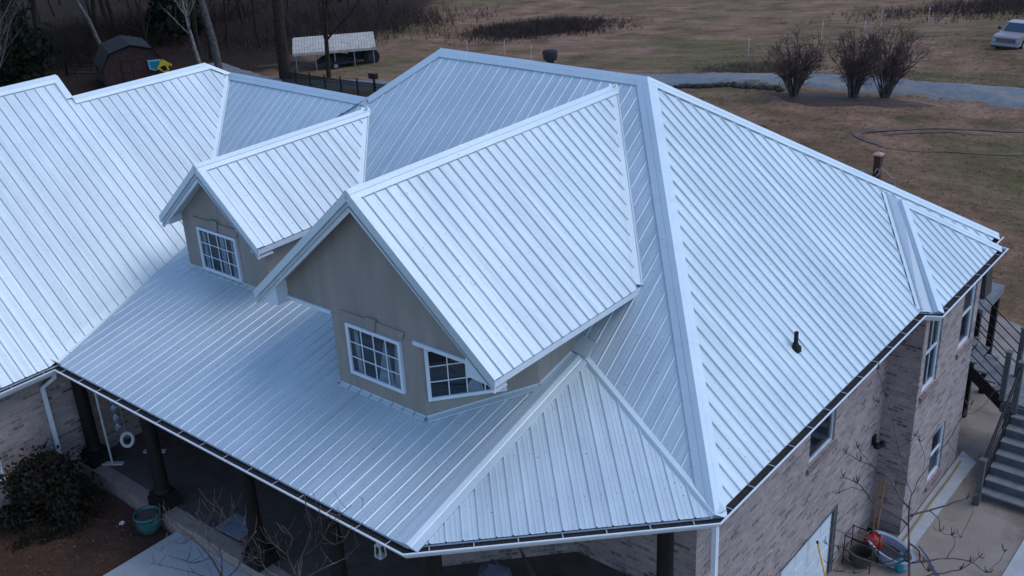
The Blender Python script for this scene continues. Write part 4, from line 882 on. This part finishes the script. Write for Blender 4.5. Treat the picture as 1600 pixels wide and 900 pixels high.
# small flat trailer with a tarped load
tl = empty('utility_trailer', (-61.1, 46.9, zc_), math.atan2(4.62, 4.10)); tag(tl, 'low dark trailer with a covered load under the carport', 'trailer')
MB().box((-1.6, -.8, .45), (1.6, .8, .58)).build('bed', 'truck_dark', tl)
mb = MB(); nx, ny = 14, 8; q = lambda i, j: (-1.45+2.9*i/nx, -.7+1.4*j/ny, .6+.55*math.sin(math.pi*i/nx)**.5*math.sin(math.pi*j/ny)**.5+.05*math.sin(i*2.1+j*1.7))
for i in range(nx):
    for j in range(ny): mb.face([q(i, j), q(i+1, j), q(i+1, j+1), q(i, j+1)])
mb.build('tarp', 'rubber', tl)
for s in (-1, 1): mb = MB(); mb.tube([(0, s*.82, .34), (0, s*1.0, .34)], .34, 18); w0 = mb.build('tyre', 'rubber', tl); mb = MB(); mb.tube([(0, s*1.01, .34), (0, s*1.02, .34)], .17, 12); mb.build('rim', 'rim', w0)
# ================================================================ barn shed, gate, signs
sx, sy = -73.0, 35.9; sh = empty('barn_shed', (sx, sy, float(H(sx, sy))), R(66)); tag(sh, 'dark red gambrel-roofed barn shed at the edge of the wood', 'shed')
g = [(-2.3, 0), (2.3, 0), (2.3, 1.5), (1.6, 2.55), (0, 3.0), (-1.6, 2.55), (-2.3, 1.5)]
MB().prism([(x, 0, z) for x, z in g], (0, 4.4, 0)).build('wall', 'shed_red', sh)
mb = MB(); rp = [(-2.5, 1.3), (-1.68, 2.63), (0, 3.1), (1.68, 2.63), (2.5, 1.3)]
for (x0, z0), (x1, z1) in zip(rp, rp[1:]): mb.prism([(x0, -.2, z0), (x1, -.2, z1), (x1, -.2, z1+.07), (x0, -.2, z0+.07)], (0, 4.8, 0))
mb.build('roof', 'shed_roof', sh)
for s in (-1, 1):
    mb = MB(); x0, x1 = sorted((s*.02, s*.85)); mb.box((x0, -.04, .1), (x1, -.003, 2.0)); dd = mb.build('door', 'shed_red', sh)
    mb = MB()
    for a_, b_2 in (((x0, .1), (x1, .1)), ((x0, 2.0), (x1, 2.0)), ((x0, 1.05), (x1, 1.05)), ((x0, .1), (x0, 2.0)), ((x1, .1), (x1, 2.0))): mb.bar((a_[0], -.05, a_[1]), (b_2[0], -.05, b_2[1]), .07)
    mb.build('trim', 'post_brown', dd)
ga = empty('pipe_gate', (-84.0, 36.0, float(H(-84, 36))), math.atan2(2.4, 4.6)); tag(ga, 'dark pipe gate with curved top left of the shed', 'gate')
for k in range(2):
    mb = MB(); x0 = k*3.1
    for z in (.2, .5, .8, 1.1): mb.tube([(x0+.08, 0, z), (x0+3.0, 0, z)], .03, 5)
    mb.tube([(x0+.08, 0, .1), (x0+.08, 0, 1.3), (x0+1.5, 0, 1.75), (x0+3.0, 0, 1.3), (x0+3.0, 0, .1)], .035, 5); mb.build('leaf', 'black_metal', ga)
for k in range(3): mb = MB(); mb.tube([(k*3.1-.02, 0, -.2), (k*3.1-.02, 0, 1.9)], .08, 8); mb.build('post', 'dark_wood', ga)
sg = empty('blue_sign', (-72.0, 37.25, float(H(-72.4, 37))-.4)); tag(sg, 'light blue rounded board standing against the shed front', 'sign'); ua = V((.55, .83, 0)).normalized()
mb = MB(); c = V((0, 0, 1.75)); nb_ = V((.83, -.55, 0)); mb.prism([c-ua*.52+V((0,0,.42)), c+ua*.52+V((0,0,.42)), c+ua*.50-V((0,0,.2)), c+V((0,0,-.48)), c-ua*.46-V((0,0,.3))], nb_*.05); mb.build('board', 'sign_blue', sg)
mb = MB(); mb.prism([c-ua*.40+V((0,0,.30))+nb_*.052, c+ua*.40+V((0,0,.30))+nb_*.052, c+ua*.38-V((0,0,.14))+nb_*.052, c+V((0,0,-.34))+nb_*.052, c-ua*.34-V((0,0,.2))+nb_*.052], nb_*.01); mb.build('panel', 'teal_plastic', sg); MB().bar((0,0,-.1), (0,0,1.35), .07).build('post', 'dark_wood', sg)
ys_ = empty('yellow_sign', (-71.45, 37.75, float(H(-71.4, 38))-.3)); tag(ys_, 'tilted yellow and black diamond sign right of the blue board', 'sign')
mb = MB(); c = V((0, 0, 1.45)); e1 = (ua+V((0,0,.15))).normalized(); e2 = (ua*.15-V((0,0,.95))).normalized(); mb.prism([c+e1*.62, c+e2*.62, c-e1*.62, c-e2*.62], nb_*.04); mb.build('board', 'yellow', ys_)
mb = MB(); f_ = nb_*.045; mb.prism([c+f_+e1*.1-e2*.1, c+f_+e1*.15+e2*.35, c+f_-e1*.2+e2*.3, c+f_-e1*.35-e2*.05], nb_*.01); mb.prism([c+f_+e1*.45-e2*.05, c+f_+e1*.45+e2*.4, c+f_+e1*.25+e2*.15], nb_*.01); mb.build('marking', 'black_metal', ys_); MB().bar((0,0,-.1), (0,0,.9), .07).build('post', 'dark_wood', ys_)
for i, (x, y, a, L, lab) in enumerate(((-98.5, 45.5, .9, 5.0, 'longest cut pale log lying on the ground of the wood'), (-99.5, 47.6, 1.1, 2.4, 'short split pale log behind the longer one'), (-93.5, 47.6, .5, 3.4, 'thinner pale log further right in the wood'))):
    o = empty('felled_log', (x, y, float(H(x, y))+.25), a); tag(o, lab, 'log'); mb = MB(); mb.tube([(-L/2, 0, 0), (0, .1, .05), (L/2, 0, 0)], [.3, .27, .2], 9); mb.build('bark', 'wood_log', o); mb = MB(); mb.tube([(0, .1, .2), (.5, .5, .8)], [.09, .05], 6); mb.build('branch', 'wood_log', o)
# black iron fence between house and drive
A, B = V((-57.5, 38.5, 0)), V((-42.0, 34.3, 0)); fe = empty('iron_fence', (A.x, A.y, float(H(A.x, A.y)))); tag(fe, 'black iron picket fence beyond the rear roof ridge', 'fence'); base = fe.location.copy()
nn = 120; d_ = (B-A)/nn; P = [V((A.x+d_.x*i, A.y+d_.y*i, float(H(A.x+d_.x*i, A.y+d_.y*i))))-base for i in range(nn+1)]
mb = MB()
for z in (.12, .95, 1.12): mb.tube([p+V((0,0,z)) for p in P[::10]], .018, 4)
mb.build('rail', 'black_metal', fe); mb = MB()
for p in P: mb.bar(p, p+V((0,0,1.22)), .034)
mb.build('pickets', 'black_metal', fe)
for p in P[::18]: MB().bar(p-V((0,0,.2)), p+V((0,0,1.4)), .08).build('post', 'black_metal', fe)
lp = empty('gate_lantern', tuple(V((-43.6, 34.7, float(H(-43.6, 34.7)))))); tag(lp, 'small black box on a post at the end of the iron fence', 'lantern'); MB().bar((0,0,-.1), (0,0,1.5), .07).build('post', 'black_metal', lp); MB().box((-.28, -.15, 1.5), (.28, .15, 1.85)).build('box', 'black_metal', lp, bevel=.05)

# ================================================================ rear deck and stairs
dk = empty('deck_stairs', (1.2, 12.7, -5.43)); DO = V(dk.location); tag(dk, 'grey painted deck stairs with black cable rails at the back corner of the house', 'stairs')
def db(mb, nm, mat, parent=None, **k):
    if parent is None or parent is dk: mb.v = [tuple(V(p)-DO) for p in mb.v]; return mb.build(nm, mat, dk, **k)
    mb.v = [tuple(V(p)-DO) for p in mb.v]; return mb.build(nm, mat, parent, **k)
zl = -3.98   # mid landing
for i in range(5): db(MB().box((.62, 12.25+i*.2, zl-.04), (2.15, 12.25+i*.2+.19, zl)), 'landing_board', 'tread_grey')
db(MB().box((.60, 12.17, zl-.26), (2.17, 12.23, zl-.045)).box((.60, 12.232, zl-.26), (.66, 13.25, zl-.045)), 'landing_frame', 'grey_paint')
for i in range(8):     # lower flight, down towards the viewer
    z = zl-.18*(i+1); y = 12.25-.28*(i+1)
    if z < -5.35: break
    db(MB().box((.90, y, z-.045), (2.55, y+.30, z)), 'tread', 'tread_grey'); db(MB().box((.92, y+.26, z-.02-.0), (2.53, y+.28, z+.178)), 'riser', 'grey_paint')
for x in (.86, 2.55): db(MB().prism([(x, 12.25, zl-.02), (x, 10.0, -5.42), (x, 10.4, -5.42), (x, 12.25, zl-.34)], (.05, 0, 0)), 'stringer', 'dark_wood')
for i in range(8):     # upper flight along the rear wall
    z = zl+.185*(i+1); x = .62-.235*(i+1)
    db(MB().box((x-.02, 12.3, z-.045), (x+.26, 13.22, z)), 'tread', 'tread_grey')
db(MB().prism([(.62, 12.27, zl+.02), (-1.26, 12.27, zl+1.5), (-1.26, 12.27, zl+1.15), (.62, 12.27, zl-.3)], (0, .04, 0)), 'stringer', 'dark_wood')
db(MB().box((-6, 12.3, -2.52), (-1.28, 16.2, -2.40)), 'deck', 'tread_grey'); db(MB().box((-1.27, 13.35, -2.52), (-.42, 15.0, -2.40)), 'deck', 'tread_grey'); db(MB().box((-.42, 13.35, -2.62), (-.38, 15.0, -2.41)), 'rim_board', 'tread_grey')
for x, y, zt, z0 in ((.60, 12.25, -2.75, -5.43), (.62, 13.2, -2.55, -5.43), (.92, 12.12, -2.86, -4.2)): db(MB().box((x-.055, y-.055, zl+.0 if z0 < -5 else z0), (x+.055, y+.055, zt)).box((x-.075, y-.075, zt+.001), (x+.075, y+.075, zt+.035)), 'newel_post', 'grey_paint')
for x, y in ((.78, 12.30), (1.12, 12.30), (.75, 13.15), (2.1, 12.3), (2.1, 13.2)): db(MB().box((x-.07, y-.07, -5.43), (x+.07, y+.07, zl-.05)), 'support_post', 'dark_wood')
for x, y in ((-.5, 13.5), (-.5, 14.9), (-2.5, 13.5), (-2.5, 16.0), (-5, 16.0)): db(MB().box((x-.07, y-.07, -5.43), (x+.07, y+.07, -2.53)), 'support_post', 'dark_wood')
db(MB().box((.88, 10.02, -5.43), (.99, 10.13, -4.30)).box((.86, 10.0, -4.299), (1.01, 10.15, -4.26)), 'newel_post', 'grey_paint')
for y, zt in ((12.25, -2.85), (13.2, -2.65)):
    for k in range(4): db((lambda m: (m.tube([(.56, y, zt-.08-.24*k), (-1.2, y, zt-.08-.24*k+1.42)], .014, 5), m)[1])(MB()), 'rail', 'black_metal')
mb = MB()
for k, r_ in ((0, .026), (1, .012), (2, .012), (3, .012)): mb.tube([(.92, 12.1, -2.95-.24*k), (.935, 10.08, -4.34-.24*k*.9)], r_, 6)
db(mb, 'handrail', 'black_metal')
for z in (-3.05, -3.35, -3.65): db((lambda m: (m.tube([(.92, 12.2, z), (.64, 13.1, z)], .014, 5), m)[1])(MB()), 'rail', 'black_metal')
# post with a pink cap and tangled lights standing on the deck
pp = empty('deck_post', (-3.45, 14.0, -2.40)); tag(pp, 'reddish brown post with a pale pink cap showing above the rear hip', 'post')
MB().box((-.08, -.08, 0), (.08, .08, 3.10)).build('post', 'post_brown', pp); mb = MB(); mb.box((-.11, -.11, 3.10), (.11, .11, 3.13)); b4 = [(-.11, -.11, 3.13), (.11, -.11, 3.13), (.11, .11, 3.13), (-.11, .11, 3.13)]
for i in range(4): mb.face([b4[i], b4[(i+1) % 4], (0, 0, 3.19)])
mb.build('cap', 'cap_pink', pp)
mb = MB(); rnd = random.Random(6)
for k in range(7):
    a = rnd.uniform(0, 6.28); q = [V((0, 0, 2.8))+V((.1*math.cos(a), .1*math.sin(a), 0))]
    for j in range(6): q.append(q[-1]+V((rnd.uniform(-.14, .14), rnd.uniform(-.14, .14), -.09)))
    mb.tube(q, .006, 4)
mb.tube([(0, 0, 2.8), (-.6, -.4, 2.62), (-1.2, -.8, 2.60)], .008, 4); mb.build('string_lights', 'galv', pp)
# grill-like covered box against the rear corner
gc = empty('covered_grill', (-.85, 14.2, -2.40)); tag(gc, 'dark covered grill on the deck behind the corner of the house', 'grill')
mb = MB(); q8 = [(-.32, -.26, 0), (.32, -.26, 0), (.32, .26, 0), (-.32, .26, 0)]; t8 = [(-.26, -.2, 1.05), (.26, -.2, 1.05), (.26, .2, 1.05), (-.26, .2, 1.05)]
for i in range(4): j = (i+1) % 4; mb.face([q8[i], q8[j], t8[j], t8[i]])
mb.face(t8); mb.build('cover', 'bronze', gc, bevel=.05); mb = MB(); mb.tube([(-.2, -.28, .8), (.2, -.28, .8)], .02, 6); mb.build('handle', 'galv', gc)

# ================================================================ things round the house
def thing(name, loc, label, cat, rz=0): return tag(empty(name, loc, rz), label, cat)
pt = thing('plant_pot', (-9.72, -3.10, -2.68), 'turquoise glazed plant pot with a dark rim beside the porch edge', 'pot')
mb = MB(); mb.lathe((0,0,0), [(0, 0), (.13, 0), (.15, .02), (.21, .12), (.235, .22), (.22, .30), (.215, .33), (.25, .345), (.255, .385), (.24, .40), (.215, .395), (.205, .34)], 28); mb.build('pot', 'glaze', pt, smooth=True)
mb = MB(); mb.lathe((0,0,0), [(0, .35), (.21, .345)], 20); mb.build('soil', 'soil', pt); mb = MB(); rnd = random.Random(3)
for k in range(9): a = rnd.uniform(0, 6.3); (mb if k == 0 else mb).tube([(.08*math.cos(a), .08*math.sin(a), .34), (.13*math.cos(a), .13*math.sin(a), .40), (.17*math.cos(a+.3), .17*math.sin(a+.3), .37)], .006, 4)
mb.lathe((0, 0, .346), [(0, .004), (.19, .003)], 10); mb.build('dead_plant', 'twig_fore', pt)
mt = thing('doormat', (-8.16, -2.30, -2.383), 'slate grey square mat lying on the porch by the path', 'mat', R(3)); MB().box((-.30, -.24, 0), (.34, .24, .025)).build('mat', 'slate_mat', mt)
fs = thing('fallen_blossom', (-10.30, -3.31, -2.66), 'small pale pinkish blossom lying on the mulch', 'flower'); mb = MB()
for k in range(7): a = k*.9; mb.face([(0,0,.03), (.045*math.cos(a), .045*math.sin(a), .05), (.06*math.cos(a+.4), .06*math.sin(a+.4), .02), (.04*math.cos(a+.8), .04*math.sin(a+.8), .05)])
mb.build('petals', 'flower', fs)
for x, y, h_, lab in ((-11.82, -2.50, 1.75, 'white pole stand with a flat foot at the near edge of the dark porch'), (-11.5, -1.75, .9, 'shorter white pole stand deeper inside the dark porch')):
    o = thing('pole_stand', (x, y, -2.383), lab, 'stand', R(35)); MB().box((-.22, -.05, 0), (.22, .05, .03)).build('foot', 'white_plastic', o); mb = MB(); mb.tube([(0,0,.03), (0,0,h_)], .022, 8); mb.build('pole', 'white_plastic', o)
wr = thing('life_ring', (-11.2, -2.40, -1.64), 'small white ring hanging in the shadow of the porch', 'ring'); mb = MB(); Z_ = V((.35, -.75, .45)).normalized(); a1 = Z_.orthogonal().normalized(); a2 = Z_.cross(a1)
N_ = 24; ring = [a1*math.cos(2*math.pi*k/N_)*.125+a2*math.sin(2*math.pi*k/N_)*.125 for k in range(N_+1)]; mb.tube(ring, .034, 8, cap=False); mb.build('ring', 'white_plastic', wr, smooth=True); mb = MB(); mb.tube([(0,0,.13), (0, 0, 1.55)], .006, 4); mb.build('cord', 'galv', wr)
wn = thing('wind_spinner', (-11.75, -2.25, -1.30), 'grey cloth wind spinner hanging from the porch ceiling', 'ornament'); mb = MB(); prev = None
for k in range(22):
    a = k*.55; r_ = .045+.02*math.sin(k); p = (V((r_*math.cos(a), r_*math.sin(a), .35-k*.035)), V((-r_*math.cos(a), -r_*math.sin(a), .35-k*.035)))
    if prev: mb.face([prev[0], prev[1], p[1], p[0]])
    prev = p
mb.build('sail', 'tub_grey', wn); mb = MB(); mb.tube([(0,0,.35), (0,0,1.2)], .005, 4); mb.build('cord', 'galv', wn)
def lantern(loc, label, hang, s=1, mat='white_plastic'):
    o = thing('lantern', loc, label, 'lantern'); mb = MB(); a = .055*s; h_ = .19*s
    for i in (-1, 1):
        for j in (-1, 1): mb.bar((i*a, j*a, 0), (i*a*.8, j*a*.8, h_), .014*s)
    mb.box((-a*1.15, -a*1.15, -.012), (a*1.15, a*1.15, 0)); mb.build('frame', mat, o); mb = MB(); b4 = [(-a, -a, h_), (a, -a, h_), (a, a, h_), (-a, a, h_)]
    for i in range(4): mb.face([b4[i], b4[(i+1) % 4], (0, 0, h_+.07*s)])
    mb.build('roof', mat, o); mb = MB(); mb.tube([(0,0,.0), (0,0,.1*s)], .02*s, 8); mb.build('candle', 'cloth', o)
    if hang: mb = MB(); mb.tube([(0,0,h_+.06*s), (0,0,h_+hang)], .005, 4); mb.build('hook', 'galv', o)
lantern((-3.72, -2.85, -.56), 'small white lantern hanging under the porch gutter', .22)
lantern((-3.55, -.3, -1.9), 'white framed lantern glimpsed in the dark under the corner hip', 1.55, 1.5)
# covered patio chair and rocking chair under the corner roof
rc = thing('slatted_chair', (-2.35, -.75, -2.383), 'dark slatted porch chair in shadow under the corner hip', 'chair', R(150)); 
for i in range(7): MB().bar((-.27+.09*i, .24, .45), (-.27+.09*i, .36, 1.15), .045, .015).build('slat', 'bronze', rc)
MB().box((-.3, -.25, .40), (.3, .25, .44)).build('seat', 'bronze', rc)
for i in (-1, 1):
    for j in (-1, 1): MB().bar((i*.27, j*.23, 0), (i*.27, j*.23, .40), .045).build('leg', 'bronze', rc)
cv_ = thing('covered_chair', (-2.95, -1.35, -2.383), 'chair under a grey-violet cloth cover beneath the corner hip', 'chair', R(20)); mb = MB(); NN = 16
for z0, r0_, z1, r1_ in ((0, .36, .45, .34), (.45, .34, .95, .22), (.95, .22, 1.05, .05)):
    for k in range(NN):
        a0, a1_ = 2*math.pi*k/NN, 2*math.pi*(k+1)/NN; f = lambda a, r: r*(1+.10*math.sin(5*a)); mb.face([(f(a0, r0_)*math.cos(a0), f(a0, r0_)*math.sin(a0), z0), (f(a1_, r0_)*math.cos(a1_), f(a1_, r0_)*math.sin(a1_), z0), (f(a1_, r1_)*math.cos(a1_), f(a1_, r1_)*math.sin(a1_), z1), (f(a0, r1_)*math.cos(a0), f(a0, r1_)*math.sin(a0), z1)])
plain('cover_violet', (.085, .08, .11), .9); mb.build('cover', 'cover_violet', cv_); MB().box((-.06, -.06, 1.04), (.06, .06, 1.08)).build('top', 'cover_violet', cv_)
# side yard clutter
rd = thing('red_bucket', (-.28, 7.35, -5.43), 'round bright red container beside the brick wall, among the tree twigs', 'bucket'); mb = MB(); mb.lathe((0,0,0), [(0, 0), (.14, 0), (.19, .12), (.19, .24), (.13, .33), (.06, .35), (.05, .40), (0, .40)], 20); mb.build('body', 'red_plastic', rd, smooth=True); mb = MB(); mb.tube([(-.1, 0, .34), (-.05, 0, .44), (.05, 0, .44), (.1, 0, .34)], .014, 6); mb.build('handle', 'black_metal', rd)
wb = thing('wading_tub', (.12, 7.25, -5.42), 'oval grey-blue tub with a dark inside on the side-yard paving', 'tub', R(-25)); mb = MB(); prof = [(0, .02), (.40, .02), (.46, .22), (.52, .25), (.52, .28), (.44, .26), (.38, .05), (0, .05)]
mb.lathe((0,0,0), prof, 30); mb.v = [(x*1.15, y*.62, z) for x, y, z in mb.v]; mb.build('shell', 'tub_grey', wb, smooth=False); mb = MB(); mb.lathe((0,0,0), [(0, .09), (.40, .09)], 24); mb.v = [(x*1.12, y*.6, z) for x, y, z in mb.v]; mb.build('water', 'truck_dark', wb)
bt = thing('spray_bottle', (.42, 7.0, -5.42), 'teal bottle with a blue cap standing at the tub edge', 'bottle'); mb = MB(); mb.lathe((0,0,0), [(0, 0), (.09, 0), (.10, .05), (.10, .26), (.05, .33), (.035, .35)], 16); mb.build('body', 'teal_plastic', bt, smooth=True); mb = MB(); mb.lathe((0,0,.35), [(.045, 0), (.045, .07), (0, .075)], 12); mb.build('cap', 'blue_plastic', bt)
for dx, lab in ((0, 'orange-handled long tool leaning in the brick corner, nearer the garage door'), (.09, 'orange-handled long tool leaning in the brick corner, nearer the bump-out')):
    o = thing('garden_tool', (-.42+dx, 7.66, -5.43), lab, 'tool'); mb = MB(); mb.tube([(0,0,.22), (-.06, .30, 1.35)], .018, 8); mb.build('handle', 'orange_wood', o); mb = MB(); mb.prism([(-.1, -.06, 0), (.1, -.06, 0), (.11, -.02, .24), (-.11, -.02, .24)], (0, .02, 0)); mb.build('blade', 'black_metal', o)
yp = thing('yellow_pole', (-.45, 5.35, -5.43), 'thin yellow-handled pole leaning beside the garage door', 'tool'); mb = MB(); mb.tube([(0,0,.55), (-.12, -.22, 1.42)], .017, 8); mb.build('handle', 'yellow', yp); mb = MB(); mb.tube([(.08, .12, 0), (0, 0, .549)], .019, 8); mb.tube([(-.12, -.22, 1.42), (-.125, -.23, 1.47)], .022, 8); mb.build('grip', 'black_metal', yp)
stn = thing('hose_stand', (-.30, 6.75, -5.43), 'black wire stand with a dark basket by the side wall', 'stand'); mb = MB()
for i in (-1, 1):
    for j in (-1, 1): mb.tube([(i*.28, j*.2, 0), (i*.28, j*.2, .72)], .012, 5)
for z in (.7, .35): mb.tube([(-.28, -.2, z), (.28, -.2, z), (.28, .2, z), (-.28, .2, z), (-.28, -.2, z)], .012, 5)
mb.build('frame', 'black_metal', stn); mb = MB(); mb.lathe((0,0,0), [(0, .03), (.2, .03), (.24, .3), (.22, .3), (.18, .06), (0, .06)], 16); mb.build('basket', 'bronze', stn)
hs = thing('garden_hose', (.1, 9.4, -5.36), 'yellow-brown hose running along the foot of the brick wall', 'hose'); mb = MB(); mb.tube(smooth_line([(-.3, -1.85, -.05), (.0, -1.75, -.04), (.06, -1.3, 0), (.05, 0, 0), (.06, 1.2, 0), (.04, 2.0, 0)], 5), .022, 8); mb.build('hose', 'hose_yellow', hs)
bh = thing('blue_hose', (.8, 7.35, -5.41), 'loose blue hose end trailing over the paving from the tub', 'hose'); mb = MB(); mb.tube(smooth_line([(-.3, .45, .12), (-.05, .3, .03), (.2, .0, .02), (.5, -.25, .02)], 5), .018, 8); mb.build('hose', 'blue_plastic', bh)
# fallen leaves and sticks on the mulch
rnd = random.Random(9); mb = MB()
for k in range(420):
    x, y = rnd.uniform(-12.2, -8.2), rnd.uniform(-7.2, -2.95)
    if x > -9.8 and y < -2.9 and (x+9.7) > -.1: continue
    p = V((x, y, -2.63+rnd.uniform(-.02, .02))); u = V((rnd.gauss(0, 1), rnd.gauss(0, 1), rnd.gauss(0, .3))).normalized()*rnd.uniform(.015, .04); v = u.cross(V((0,0,1)))*.6; mb.face([p-u, p-v, p+u, p+v])
veg('leaf_litter', ((.35, (.06, .035, .022)), (.6, (.16, .10, .065)), (.75, (.30, .22, .17))), 25)
tag(mb.build('leaf_litter', 'leaf_litter'), 'scattered dry leaves over the dark mulch bed', 'leaves', kind='stuff')
# small twig caught on the porch roof
tw = thing('fallen_twig', (-4.08, -2.78, .065), 'small dark twig standing on the porch roof above the gutter', 'twig'); mb = MB(); mb.tube([(0,0,0), (.02, .02, .12), (.03, .0, .2)], [.005, .004, .003], 4); mb.tube([(.02, .02, .12), (-.05, .0, .19)], [.003, .002], 3); mb.build('stem', 'black_metal', tw)
